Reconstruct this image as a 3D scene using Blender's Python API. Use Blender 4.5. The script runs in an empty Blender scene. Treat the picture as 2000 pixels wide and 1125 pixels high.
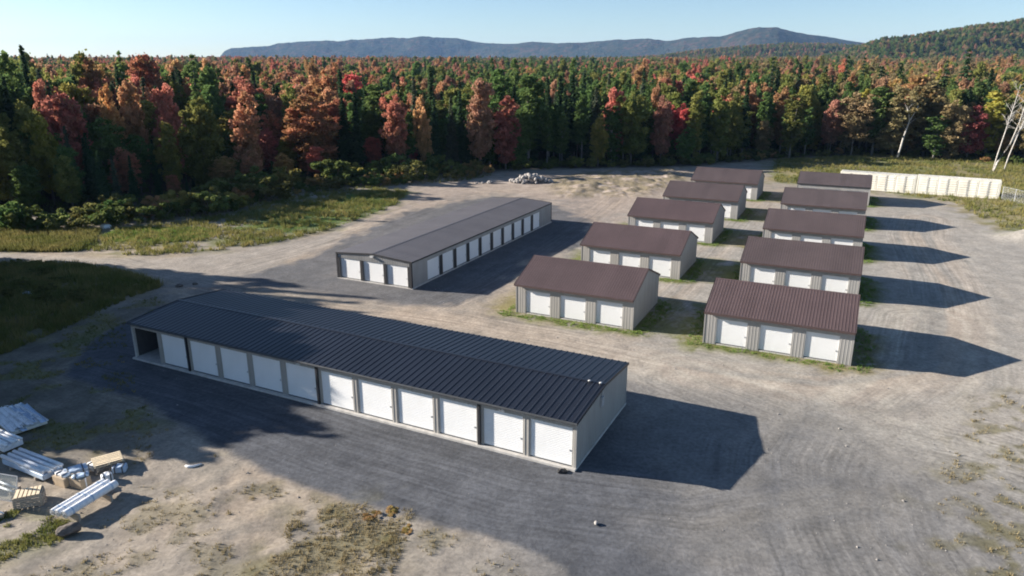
import bpy, math, random
import numpy as np
from mathutils import Vector, Matrix

R = math.radians
scene = bpy.context.scene
col = scene.collection

# ------------------------------------------------------------------ camera
cam_data = bpy.data.cameras.new('camera')
cam = bpy.data.objects.new('camera', cam_data)
col.objects.link(cam)
cam.location = (0.0, 0.0, 21.51)
cam.rotation_euler = (R(90 - 17.27), 0.0, R(0.05))
cam_data.sensor_width = 36.0
cam_data.lens = 25.28
cam_data.clip_end = 30000.0
scene.camera = cam

# ------------------------------------------------------------------ sky, sun, exposure
SUN_AZ = R(-12.2)          # direction in which shadows fall, from +X
SUN_EL = R(20.2)
world = bpy.data.worlds.new('World')
scene.world = world
world.use_nodes = True
wn = world.node_tree
sky = wn.nodes.new('ShaderNodeTexSky')
sky.sky_type = 'NISHITA'
sky.sun_disc = False
sky.sun_elevation = SUN_EL
sky.sun_rotation = math.atan2(-math.cos(SUN_AZ), -math.sin(SUN_AZ))
sky.air_density = 0.8
sky.dust_density = 0.25
sky.ozone_density = 2.6
wn.links.new(sky.outputs[0], wn.nodes['Background'].inputs[0])
wn.nodes['Background'].inputs[1].default_value = 0.058

sun_data = bpy.data.lights.new('sun', 'SUN')
sun_data.energy = 5.0
sun_data.angle = R(0.5)
sun_data.color = (1.0, 0.92, 0.82)
sun = bpy.data.objects.new('sun', sun_data)
col.objects.link(sun)
sun_dir = Vector((math.cos(SUN_AZ) * math.cos(SUN_EL), math.sin(SUN_AZ) * math.cos(SUN_EL), -math.sin(SUN_EL)))
sun.rotation_euler = sun_dir.to_track_quat('-Z', 'Y').to_euler()
sun.location = (-60, 20, 60)

vs = scene.view_settings
vs.view_transform = 'Standard'
vs.look = 'None'
vs.gamma = 1.0
vs.use_curve_mapping = False
vs.exposure = 1.42

scene.cycles.use_denoising = True
scene.cycles.max_bounces = 6
scene.cycles.diffuse_bounces = 3
scene.cycles.glossy_bounces = 2
scene.cycles.transmission_bounces = 4
scene.cycles.transparent_max_bounces = 6
scene.cycles.volume_bounces = 0
scene.cycles.caustics_reflective = False
scene.cycles.caustics_refractive = False
scene.cycles.pixel_filter_type = 'BLACKMAN_HARRIS'
scene.cycles.filter_width = 1.9

rng = random.Random(7)
nrng = np.random.default_rng(11)

# ------------------------------------------------------------------ small helpers
def tag(o, label=None, category=None, group=None, kind=None):
    if label: o['label'] = label
    if category: o['category'] = category
    if group: o['group'] = group
    if kind: o['kind'] = kind
    return o

def empty(name, loc=(0, 0, 0), rz=0.0):
    o = bpy.data.objects.new(name, None)
    col.objects.link(o)
    o.location = loc
    o.rotation_euler = (0, 0, rz)
    o.empty_display_size = 0.2
    return o

def link(name, me, parent=None, loc=None, rot=None):
    o = bpy.data.objects.new(name, me)
    col.objects.link(o)
    if parent: o.parent = parent
    if loc is not None: o.location = loc
    if rot is not None: o.rotation_euler = rot
    return o

class MB:
    """collects faces of one mesh"""
    def __init__(s): s.v = []; s.f = []; s.smooth = False
    def add(s, vs, fs):
        n = len(s.v); s.v += [tuple(p) for p in vs]; s.f += [tuple(i + n for i in f) for f in fs]
        return s
    def box(s, x0, x1, y0, y1, z0, z1, m=None):
        p = [(x, y, z) for z in (z0, z1) for y in (y0, y1) for x in (x0, x1)]
        if m is not None: p = [tuple(m @ Vector(q)) for q in p]
        return s.add(p, [(0, 2, 3, 1), (4, 5, 7, 6), (0, 1, 5, 4), (2, 6, 7, 3), (0, 4, 6, 2), (1, 3, 7, 5)])
    def tube(s, pts, rad, n=8, cap=True):
        pts = [Vector(p) for p in pts]
        if not isinstance(rad, (list, tuple)): rad = [rad] * len(pts)
        rings = []
        for i, p in enumerate(pts):
            d = (pts[min(i + 1, len(pts) - 1)] - pts[max(i - 1, 0)]).normalized()
            a = Vector((0, 0, 1)) if abs(d.z) < .9 else Vector((1, 0, 0))
            u = d.cross(a).normalized(); w = d.cross(u)
            rings.append([p + (u * math.cos(2 * math.pi * k / n) + w * math.sin(2 * math.pi * k / n)) * rad[i] for k in range(n)])
        vs = [q for r in rings for q in r]; fs = []
        for i in range(len(pts) - 1):
            for k in range(n):
                fs.append((i * n + k, i * n + (k + 1) % n, (i + 1) * n + (k + 1) % n, (i + 1) * n + k))
        if cap:
            fs.append(tuple(range(n))[::-1]); fs.append(tuple(range((len(pts) - 1) * n, len(pts) * n)))
        return s.add(vs, fs)
    def prism(s, prof, x0, x1):
        """closed (y,z) outline swept along x"""
        n = len(prof)
        vs = [(x0, y, z) for y, z in prof] + [(x1, y, z) for y, z in prof]
        fs = [(k, (k + 1) % n, n + (k + 1) % n, n + k) for k in range(n)]
        return s.add(vs, fs + [tuple(range(n))[::-1], tuple(range(n, 2 * n))])
    def mesh(s, name, mat=None, smooth=False):
        me = bpy.data.meshes.new(name)
        me.from_pydata(s.v, [], s.f)
        if mat: me.materials.append(mat)
        if smooth: me.polygons.foreach_set('use_smooth', [True] * len(me.polygons))
        me.update()
        return me
    def build(s, name, mat=None, parent=None, smooth=False, loc=None, rot=None):
        return link(name, s.mesh(name, mat, smooth), parent, loc, rot)

def bevel(o, w=0.02, seg=2):
    m = o.modifiers.new('bevel', 'BEVEL'); m.width = w; m.segments = seg; m.limit_method = 'ANGLE'
    return o

# ---- value noise in numpy
def _h(ix, iy, seed):
    n = (ix.astype(np.int64) * 374761393 + iy.astype(np.int64) * 668265263 + seed * 1442695041) & 0xffffffff
    n = ((n ^ (n >> 13)) * 1274126177) & 0xffffffff
    return ((n ^ (n >> 16)) & 0xffff) / 65535.0
def vnoise(x, y, seed=0):
    ix = np.floor(x); iy = np.floor(y); fx = x - ix; fy = y - iy
    fx = fx * fx * (3 - 2 * fx); fy = fy * fy * (3 - 2 * fy)
    a = _h(ix, iy, seed); b = _h(ix + 1, iy, seed); c = _h(ix, iy + 1, seed); d = _h(ix + 1, iy + 1, seed)
    return (a * (1 - fx) + b * fx) * (1 - fy) + (c * (1 - fx) + d * fx) * fy
def fbm(x, y, seed=0, o=4):
    s = 0; a = .5; t = 0
    for i in range(o):
        s = s + a * vnoise(x * 2 ** i + i * 17.3, y * 2 ** i - i * 9.1, seed + i); t += a; a *= .55
    return s / t
def sdist(poly, x, y):
    """distance to outline, negative inside"""
    P = np.array(poly); d = np.full(x.shape, 1e9); ins = np.zeros(x.shape, bool)
    for (ax, ay), (bx, by) in zip(P, np.roll(P, -1, 0)):
        ex, ey = bx - ax, by - ay; t = np.clip(((x - ax) * ex + (y - ay) * ey) / (ex * ex + ey * ey + 1e-9), 0, 1)
        d = np.minimum(d, np.hypot(x - ax - t * ex, y - ay - t * ey))
        c = ((ay > y) != (by > y)) & (x < (bx - ax) * (y - ay) / (by - ay + 1e-12) + ax)
        ins ^= c
    return np.where(ins, -d, d)
def ldist(line, x, y):
    P = np.array(line); d = np.full(x.shape, 1e9)
    for (ax, ay), (bx, by) in zip(P[:-1], P[1:]):
        ex, ey = bx - ax, by - ay; t = np.clip(((x - ax) * ex + (y - ay) * ey) / (ex * ex + ey * ey + 1e-9), 0, 1)
        d = np.minimum(d, np.hypot(x - ax - t * ex, y - ay - t * ey))
    return d
def sstep(a, b, v):
    t = np.clip((v - a) / (b - a), 0, 1); return t * t * (3 - 2 * t)

# ------------------------------------------------------------------ materials
def nodes_of(m):
    m.use_nodes = True
    nt = m.node_tree
    return nt, nt.nodes, nt.links, nt.nodes['Principled BSDF']

def mat_plain(name, c, rough=.6, metal=0.0, var=.12, scale=3.0, spec=.4, bump=0.0, dirt=None, stretch=None):
    m = bpy.data.materials.new(name)
    nt, N, L, b = nodes_of(m)
    tc = N.new('ShaderNodeTexCoord'); no = N.new('ShaderNodeTexNoise')
    no.inputs['Scale'].default_value = scale; no.inputs['Detail'].default_value = 6
    src = tc.outputs['Object']
    if stretch:
        mp = N.new('ShaderNodeMapping'); mp.inputs['Scale'].default_value = stretch
        L.new(src, mp.inputs[0]); src = mp.outputs[0]
    L.new(src, no.inputs['Vector'])
    r = N.new('ShaderNodeValToRGB')
    lo = [k * (1 - var) for k in c]; hi = [min(1, k * (1 + var)) for k in c]
    if dirt: lo = dirt
    r.color_ramp.elements[0].position = .3; r.color_ramp.elements[1].position = .62
    r.color_ramp.elements[0].color = (*lo, 1); r.color_ramp.elements[1].color = (*hi, 1)
    L.new(no.outputs['Fac'], r.inputs[0]); L.new(r.outputs[0], b.inputs['Base Color'])
    b.inputs['Roughness'].default_value = rough; b.inputs['Metallic'].default_value = metal
    b.inputs['Specular IOR Level'].default_value = spec
    if bump:
        bp = N.new('ShaderNodeBump'); bp.inputs['Strength'].default_value = bump; bp.inputs['Distance'].default_value = .03
        L.new(no.outputs['Fac'], bp.inputs['Height']); L.new(bp.outputs[0], b.inputs['Normal'])
    return m

def mat_roof(name, c, rough=.42, spec=.5):
    m = bpy.data.materials.new(name)
    nt, N, L, b = nodes_of(m)
    g = N.new('ShaderNodeNewGeometry')
    n1 = N.new('ShaderNodeTexNoise'); n1.inputs['Scale'].default_value = .35; n1.inputs['Detail'].default_value = 5
    n2 = N.new('ShaderNodeTexNoise'); n2.inputs['Scale'].default_value = 6; n2.inputs['Detail'].default_value = 4
    L.new(g.outputs['Position'], n1.inputs['Vector']); L.new(g.outputs['Position'], n2.inputs['Vector'])
    oi = N.new('ShaderNodeObjectInfo')
    ad = N.new('ShaderNodeMath'); ad.operation = 'ADD'
    L.new(n1.outputs['Fac'], ad.inputs[0]); L.new(n2.outputs['Fac'], ad.inputs[1])
    a2 = N.new('ShaderNodeMath'); a2.operation = 'MULTIPLY_ADD'; a2.inputs[1].default_value = .25
    L.new(oi.outputs['Random'], a2.inputs[0]); L.new(ad.outputs[0], a2.inputs[2])
    r = N.new('ShaderNodeValToRGB')
    r.color_ramp.elements[0].position = .7; r.color_ramp.elements[1].position = 1.5
    r.color_ramp.elements[0].color = (*[k * .8 for k in c], 1); r.color_ramp.elements[1].color = (*[k * 1.25 for k in c], 1)
    mr = N.new('ShaderNodeMapRange'); mr.inputs['From Min'].default_value = .7; mr.inputs['From Max'].default_value = 1.5
    L.new(a2.outputs[0], mr.inputs['Value'])
    r.color_ramp.elements[0].position = 0; r.color_ramp.elements[1].position = 1
    L.new(mr.outputs[0], r.inputs[0]); L.new(r.outputs[0], b.inputs['Base Color'])
    b.inputs['Roughness'].default_value = rough; b.inputs['Specular IOR Level'].default_value = spec
    return m

M = {}
M['roof_charcoal'] = mat_roof('roof_charcoal', (.013, .015, .022), .40, .38)
M['roof_grey'] = mat_roof('roof_grey', (.080, .075, .080), .5, .45)
M['roof_brown'] = mat_roof('roof_brown', (.082, .056, .055), .55, .4)
M['roof_brown_b'] = mat_roof('roof_brown_b', (.078, .058, .056), .55, .4)
M['roof_slate'] = mat_roof('roof_slate', (.080, .062, .060), .55, .4)
M['wall_grey'] = mat_plain('wall_grey', (.32, .31, .295), .55, var=.06, scale=1.2, dirt=(.28, .27, .255), stretch=(1, 1, .25))
M['wall_greige'] = mat_plain('wall_greige', (.34, .325, .30), .55, var=.06, scale=1.2, dirt=(.30, .285, .26), stretch=(1, 1, .25))
M['trim_dark'] = mat_plain('trim_dark', (.03, .03, .033), .5)
M['trim_brown'] = mat_plain('trim_brown', (.075, .05, .047), .55)
M['gutter'] = mat_plain('gutter', (.075, .08, .085), .4)
M['door_white'] = mat_plain('door_white', (.78, .78, .77), .45, var=.03, scale=.8, dirt=(.75, .75, .735), stretch=(1, 1, .4))
M['white_metal'] = mat_plain('white_metal', (.78, .75, .66), .5, var=.04, scale=1.0, dirt=(.66, .62, .53), stretch=(1, 1, .3))
M['concrete'] = mat_plain('concrete', (.46, .44, .41), .85, var=.15, scale=2.5)
M['steel'] = mat_plain('steel', (.45, .46, .47), .45, metal=.3)
M['lamp'] = mat_plain('lamp', (.50, .50, .49), .35)
M['interior'] = mat_plain('interior', (.07, .07, .075), .8)
M['wood_new'] = mat_plain('wood_new', (.70, .58, .40), .75, var=.16, scale=4, stretch=(1, 6, 6))
M['wood_grey'] = mat_plain('wood_grey', (.36, .31, .25), .85, var=.2, scale=4, stretch=(1, 6, 6))
M['card'] = mat_plain('card', (.42, .33, .23), .85, var=.12)
M['wrap_white'] = mat_plain('wrap_white', (.76, .77, .78), .35, var=.10, scale=5, bump=.35)
M['wrap_blue'] = mat_plain('wrap_blue', (.42, .52, .64), .35, var=.12, scale=3, bump=.4)
M['black_plastic'] = mat_plain('black_plastic', (.012, .012, .013), .4, scale=9, bump=.5)
M['rock'] = mat_plain('rock', (.31, .29, .27), .9, var=.3, scale=2.2, bump=.5)
M['pebble'] = mat_plain('pebble', (.27, .25, .23), .9, var=.3, scale=1.1)
M['rock_dark'] = mat_plain('rock_dark', (.12, .10, .085), .9, var=.3, scale=2.2, bump=.5)
M['bark'] = mat_plain('bark', (.16, .14, .12), .9, var=.35, scale=2.0, bump=.4, stretch=(1, 1, .3))
M['bark_grey'] = mat_plain('bark_grey', (.22, .205, .185), .9, var=.3, scale=1.6, bump=.3, stretch=(1, 1, .3))
M['bark_birch'] = mat_plain('bark_birch', (.50, .48, .44), .8, var=.12, scale=2.5, dirt=(.32, .29, .26), stretch=(1, 1, 2.2))

m = bpy.data.materials.new('clear_plastic'); M['clear_plastic'] = m
nt, N, L, b = nodes_of(m)
b.inputs['Base Color'].default_value = (.80, .86, .86, 1); b.inputs['Roughness'].default_value = .15
b.inputs['Transmission Weight'].default_value = .75; b.inputs['IOR'].default_value = 1.05

def mat_leaf(name, c1, c2, trans=.45):
    """c1 to c2 by clump, a little shift from tree to tree"""
    m = bpy.data.materials.new(name)
    nt, N, L, b = nodes_of(m)
    out = N['Material Output']
    at = N.new('ShaderNodeAttribute'); at.attribute_name = 'var'
    oi = N.new('ShaderNodeObjectInfo')
    r = N.new('ShaderNodeValToRGB')
    r.color_ramp.elements[0].color = (*c1, 1); r.color_ramp.elements[1].color = (*c2, 1)
    L.new(at.outputs['Fac'], r.inputs[0])
    hs = N.new('ShaderNodeHueSaturation'); hs.inputs['Saturation'].default_value = .94
    mh = N.new('ShaderNodeMapRange'); mh.inputs['To Min'].default_value = .485; mh.inputs['To Max'].default_value = .515
    mv = N.new('ShaderNodeMapRange'); mv.inputs['To Min'].default_value = .88; mv.inputs['To Max'].default_value = 1.38
    wn_ = N.new('ShaderNodeTexWhiteNoise'); wn_.noise_dimensions = '1D'
    L.new(oi.outputs['Random'], mh.inputs['Value']); L.new(oi.outputs['Random'], wn_.inputs['W']); L.new(wn_.outputs['Value'], mv.inputs['Value'])
    L.new(mh.outputs[0], hs.inputs['Hue']); L.new(mv.outputs[0], hs.inputs['Value']); L.new(r.outputs[0], hs.inputs['Color'])
    d = N.new('ShaderNodeBsdfDiffuse'); t = N.new('ShaderNodeBsdfTranslucent'); mx = N.new('ShaderNodeMixShader')
    mx.inputs[0].default_value = trans
    L.new(hs.outputs[0], d.inputs['Color']); L.new(hs.outputs[0], t.inputs['Color'])
    L.new(d.outputs[0], mx.inputs[1]); L.new(t.outputs[0], mx.inputs[2]); L.new(mx.outputs[0], out.inputs['Surface'])
    N.remove(b)
    return m

LEAF = {
    'green': ((.058, .110, .030), (.140, .205, .058)),
    'olive': ((.125, .150, .036), (.250, .250, .065)),
    'yellow': ((.230, .230, .040), (.400, .330, .060)),
    'yellowolive': ((.165, .175, .040), (.310, .260, .060)),
    'orange': ((.260, .160, .060), (.520, .270, .140)),
    'amber': ((.460, .215, .065), (.620, .340, .130)),
    'orangeolive': ((.220, .180, .055), (.420, .235, .100)),
    'redorange': ((.230, .150, .055), (.560, .205, .110)),
    'scarlet': ((.380, .090, .065), (.640, .140, .120)),
    'pinkred': ((.260, .125, .070), (.560, .190, .130)),
    'rust': ((.220, .140, .075), (.430, .215, .140)),
    'maroon': ((.200, .080, .055), (.380, .120, .090)),
    'browngreen': ((.170, .150, .070), (.320, .235, .115)),
    'dark': ((.028, .058, .028), (.070, .115, .046)),
    'grey': ((.062, .085, .055), (.125, .145, .085)),
    'shrubgreen': ((.062, .100, .027), (.150, .175, .050)),
    'shruboliv': ((.105, .115, .033), (.200, .185, .060)),
}
COLOUR_WORD = {'green': 'green', 'olive': 'olive green', 'yellow': 'yellow', 'yellowolive': 'yellowish olive', 'orange': 'orange', 'amber': 'bright amber',
               'orangeolive': 'orange and olive', 'redorange': 'red-orange', 'scarlet': 'scarlet', 'pinkred': 'pinkish red', 'rust': 'rust brown',
               'maroon': 'maroon', 'browngreen': 'brownish green', 'dark': 'dark green', 'grey': 'grey-green'}
LM = {k: mat_leaf('leaf_' + k, *v) for k, v in LEAF.items()}
M['grass'] = mat_leaf('grass_blades', (.095, .120, .028), (.250, .215, .072), .35)
M['grass_fresh'] = mat_leaf('grass_fresh', (.105, .185, .032), (.190, .260, .055), .4)
M['grass_dry'] = mat_leaf('grass_dry', (.20, .165, .075), (.31, .26, .14), .3)

# ------------------------------------------------------------------ the lie of the land (world metres, camera above 0,0)
POLY = {
    'pad_a': [(-32.6, 47.8), (-28.8, 45.6), (-25.6, 44.4), (-21.9, 41.4), (-19.0, 39.1), (-13.6, 34.9), (-7.9, 31.9), (-3.8, 30.3), (0.2, 28.7), (2.2, 27.1), (2.4, 25.3), (10.9, 25.3), (12.2, 30.8), (13.8, 34.0), (14.8, 37.8), (15.4, 42.4), (8.7, 46.8), (-4.4, 57.8), (-17.5, 64.7), (-29.1, 69.7), (-33.3, 63.3), (-34.6, 55.4)],
    'pad_b': [(-34.8, 69.7), (-30.7, 71.1), (-25.5, 78.5), (-22.9, 89.7), (-17.8, 102.3), (-10.8, 115.1), (-3.5, 122.7), (6.4, 117.8), (11.0, 101.5), (7.9, 89.6), (3.6, 81.9), (0.0, 72.4), (-2.0, 67.1), (-6.8, 64.4), (-12.2, 62.3), (-19.2, 63.8), (-26.6, 67.2)],
    'lane': [(-74.0, 84.0), (-61.2, 83.3), (-50.7, 81.1), (-41.5, 80.6), (-33.6, 83.2), (-28.0, 89.1), (-23.8, 95.0), (-22.3, 93.1), (-23.0, 87.5), (-26.0, 80.1), (-28.9, 73.4), (-31.2, 69.7), (-35.6, 71.5), (-39.1, 74.4), (-44.3, 76.9), (-52.5, 79.1), (-58.6, 79.5), (-70.9, 80.2)],
    'clearing': [(-52.7, 84.5), (-54.4, 89.8), (-54.4, 97.3), (-48.9, 100.7), (-42.9, 106.1), (-38.3, 121.3), (-26.4, 132.0), (-18.3, 128.0), (-18.1, 114.2), (-22.2, 102.3), (-25.0, 95.6), (-28.8, 89.7), (-34.2, 84.9), (-42.2, 82.0), (-48.2, 82.0)],
    'greenA': [(-54.2, 94.2), (-52.5, 97.7), (-43.7, 97.0), (-39.4, 93.2), (-43.7, 89.2), (-50.2, 89.2)],
    'greenB': [(-37.5, 97.3), (-39.0, 108.1), (-33.5, 116.6), (-25.8, 129.1), (-18.1, 126.4), (-19.3, 116.5), (-21.8, 108.0), (-25.1, 98.9), (-30.1, 94.1)],
    'bank': [(-69.1, 78.0), (-57.7, 78.2), (-51.6, 78.6), (-43.9, 76.0), (-37.4, 71.9), (-35.8, 69.7), (-37.3, 66.4), (-38.6, 57.8), (-40.0, 52.1), (-47.2, 51.1)],
    'lot_tan': [(-0.0, 57.8), (-5.6, 61.8), (-1.9, 64.7), (0.5, 69.6), (-0.0, 61.7), (10.1, 55.3), (15.2, 52.0), (24.6, 48.1), (24.8, 45.5), (16.3, 43.2), (9.2, 50.0)],
    'backdirt': [(-20.3, 129.1), (-4.0, 141.2), (10.8, 151.7), (40.7, 159.4), (33.9, 137.7), (24.7, 118.6), (16.3, 102.2), (10.4, 95.5), (5.7, 98.8), (6.7, 116.4), (-3.5, 123.7), (-11.5, 114.2), (-17.8, 102.3), (-22.2, 102.3)],
    'mounds': [(7.8, 121.1), (6.0, 139.8), (15.1, 151.6), (38.4, 159.5), (34.6, 140.9), (26.7, 128.9), (20.9, 121.6)],
    'rstrip': [(49.1, 137.6), (61.1, 172.8), (90.3, 182.9), (115.6, 165.0), (142.7, 154.8), (82.4, 86.6), (69.3, 95.3), (65.5, 93.7), (67.6, 103.8), (71.0, 116.1), (63.9, 127.6)],
    'weeds_r': [(26.0, 37.2), (33.0, 43.9), (39.0, 45.5), (23.9, 25.3), (19.6, 25.3), (20.7, 29.1)],
    'olive_c': [(-11.1, 28.8), (-11.0, 30.8), (-8.8, 31.2), (-6.3, 31.9), (-5.0, 30.4), (-5.7, 28.0), (-5.7, 25.4), (-9.6, 25.4)],
    'leftyard': [(-51.7, 56.6), (-43.9, 57.9), (-38.2, 61.8), (-35.2, 67.2), (-32.6, 64.8), (-32.9, 57.8), (-29.3, 51.1), (-25.6, 45.6), (-21.8, 40.4), (-22.4, 37.3), (-25.6, 36.2), (-28.9, 35.9), (-34.7, 35.9)],
    'leftweeds': [(-86.9, 99.8), (-71.4, 98.4), (-60.2, 95.1), (-56.4, 95.1), (-54.1, 89.2), (-52.5, 84.2), (-61.7, 84.0), (-74.6, 84.8)],
    'junkgrass': [(-27.1, 31.3), (-24.5, 31.7), (-21.7, 30.8), (-20.8, 28.8), (-22.0, 27.7), (-23.7, 26.5)],
    'shrubs': [(-75.5, 89.9), (-68.6, 94.2), (-58.8, 92.7), (-56.7, 96.4), (-49.7, 102.4), (-43.7, 106.1), (-38.3, 121.3), (-26.4, 132.0), (-9.9, 139.9), (-4.2, 148.1), (-5.5, 155.6), (-25.2, 148.2), (-42.4, 135.0), (-52.2, 121.4), (-57.5, 106.2), (-73.1, 100.8), (-82.7, 99.1)],
    'litzone': [(-59.5, 80.9), (-55.1, 89.8), (-48.7, 95.7), (-45.2, 104.3), (-51.4, 121.4), (-53.5, 133.9), (-45.9, 146.9), (-25.7, 151.1), (-4.2, 149.5), (33.1, 155.4), (33.9, 137.7), (52.5, 147.7), (59.4, 168.1), (101.4, 143.9), (22.5, 26.6), (-9.0, 31.2), (-13.7, 49.1), (-19.4, 64.7), (-30.1, 69.7), (-58.0, 78.6)],
}

SHED_L, SHED_W, SHED_YAW = 10.91, 8.16, R(-25.43)
SHEDS = {'C1': (0.32, 61.89), 'C2': (7.58, 76.86), 'C3': (15.19, 92.82), 'C4': (22.71, 107.5), 'C5': (30.64, 123.2),
         'D1': (15.42, 54.37), 'D2': (22.95, 69.75), 'D3': (30.3, 85.1), 'D4': (38.2, 101.3), 'D5': (46.92, 118.26)}
A_O, A_YAW, A_L, A_W = (-28.94, 51.12), R(-26.17), 36.14, 9.01
B_O, B_YAW, B_L, B_W = (-10.06, 68.85), R(64.15), 35.63, 9.28
PATHS = {
    'behind': [(-60, 80.5), (-46, 79), (-36, 73), (-27, 68.2), (-17, 63.8), (-6, 59.5), (4, 54.5), (13, 48.5), (22, 46), (31, 49), (38, 58), (45, 72), (53, 92), (60, 104)],
    'front': [(36, 60), (30, 50), (22, 43), (17, 36), (15, 30), (14, 20)],
    'cross': [(13, 48.5), (19, 42), (27, 37), (34, 30), (38, 22)],
    'front_a': [(17, 33), (9, 31), (0, 33), (-10, 38), (-20, 44), (-32, 50)],
    'side_b': [(-33, 76), (-27, 84), (-21, 97), (-13, 114), (-4, 126), (8, 130), (20, 124)],
    'mid': [(-8, 62), (-2, 72), (5, 88), (12, 104), (18, 122)],
    'midshed': [(9, 56), (16, 68), (24, 84), (32, 100), (40, 116)],
}
def path_coords(P, x, y):
    P = np.array(P, float); bd = np.full(x.shape, 1e9); bs = np.zeros(x.shape); sg = np.zeros(x.shape); acc = 0
    for (ax, ay), (bx, by) in zip(P[:-1], P[1:]):
        ex, ey = bx - ax, by - ay; l2 = ex * ex + ey * ey
        t = np.clip(((x - ax) * ex + (y - ay) * ey) / l2, 0, 1)
        dx, dy = x - ax - t * ex, y - ay - t * ey; d = np.hypot(dx, dy)
        k = d < bd
        bd = np.where(k, d, bd); bs = np.where(k, acc + t * math.sqrt(l2), bs); sg = np.where(k, np.sign(ex * dy - ey * dx), sg)
        acc += math.sqrt(l2)
    return bd * sg, bs

def rect_dist(o, yaw, L_, W_, x, y):
    c, s = math.cos(yaw), math.sin(yaw)
    u = (x - o[0]) * c + (y - o[1]) * s; v = -(x - o[0]) * s + (y - o[1]) * c
    dx = np.maximum(np.maximum(-u, u - L_), 0); dy = np.maximum(np.maximum(-v, v - W_), 0)
    return np.hypot(dx, dy), u, v

def ground_h(x, y):
    x = np.asarray(x, float); y = np.asarray(y, float)
    near = np.hypot(x, y - 60)
    z = (fbm(x * .25, y * .25, 3, 4) - .5) * .10 - .06
    z = z + (fbm(x * 1.3, y * 1.3, 8, 3) - .5) * .05
    z = np.where(near > 400, 0.0, z)
    z = z + np.clip((np.hypot(x, y) - 235) * .0125, 0, 26) * (y > 0)
    m = sstep(2.0, -3.0, sdist(POLY['mounds'], x, y))
    z = z + m * (np.abs(fbm(x * .28, y * .28, 21, 4) - .45) * 4.2 + fbm(x * .12, y * .12, 5, 2) * .9 - .2).clip(0, 2.2) * .36
    mb = sstep(0, -4.0, sdist(POLY['bank'], x, y))
    z = z + mb * (.25 + .45 * fbm(x * .3, y * .3, 31, 3))
    z = z + 1.5 * np.exp(-(((x - 67.5) / 3.2) ** 2 + ((y - 90.5) / 2.6) ** 2)) * (0.85 + .3 * fbm(x, y, 12, 3))
    rs = sstep(0, -10, sdist(POLY['rstrip'], x, y))
    z = z + rs * (.2 + .5 * fbm(x * .1, y * .1, 41, 3))
    dirt = sstep(46, 36, y) * sstep(6, -4, x) * sstep(.2, 2.0, np.maximum(sdist(POLY['pad_a'], x, y), 0))
    z = z + dirt * (fbm(x * .5, y * .5, 51, 4) - .4) * .28
    for o, yaw, l, w in [(A_O, A_YAW, A_L, A_W), (B_O, B_YAW, B_L, B_W)] + [(p, SHED_YAW, SHED_L, SHED_W) for p in SHEDS.values()]:
        d, u, v = rect_dist(o, yaw, l, w, x, y)
        z = np.where(d < 2.5, z * sstep(.3, 2.5, d) - .03 * (1 - sstep(.3, 2.5, d)), z)
    return z

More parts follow.
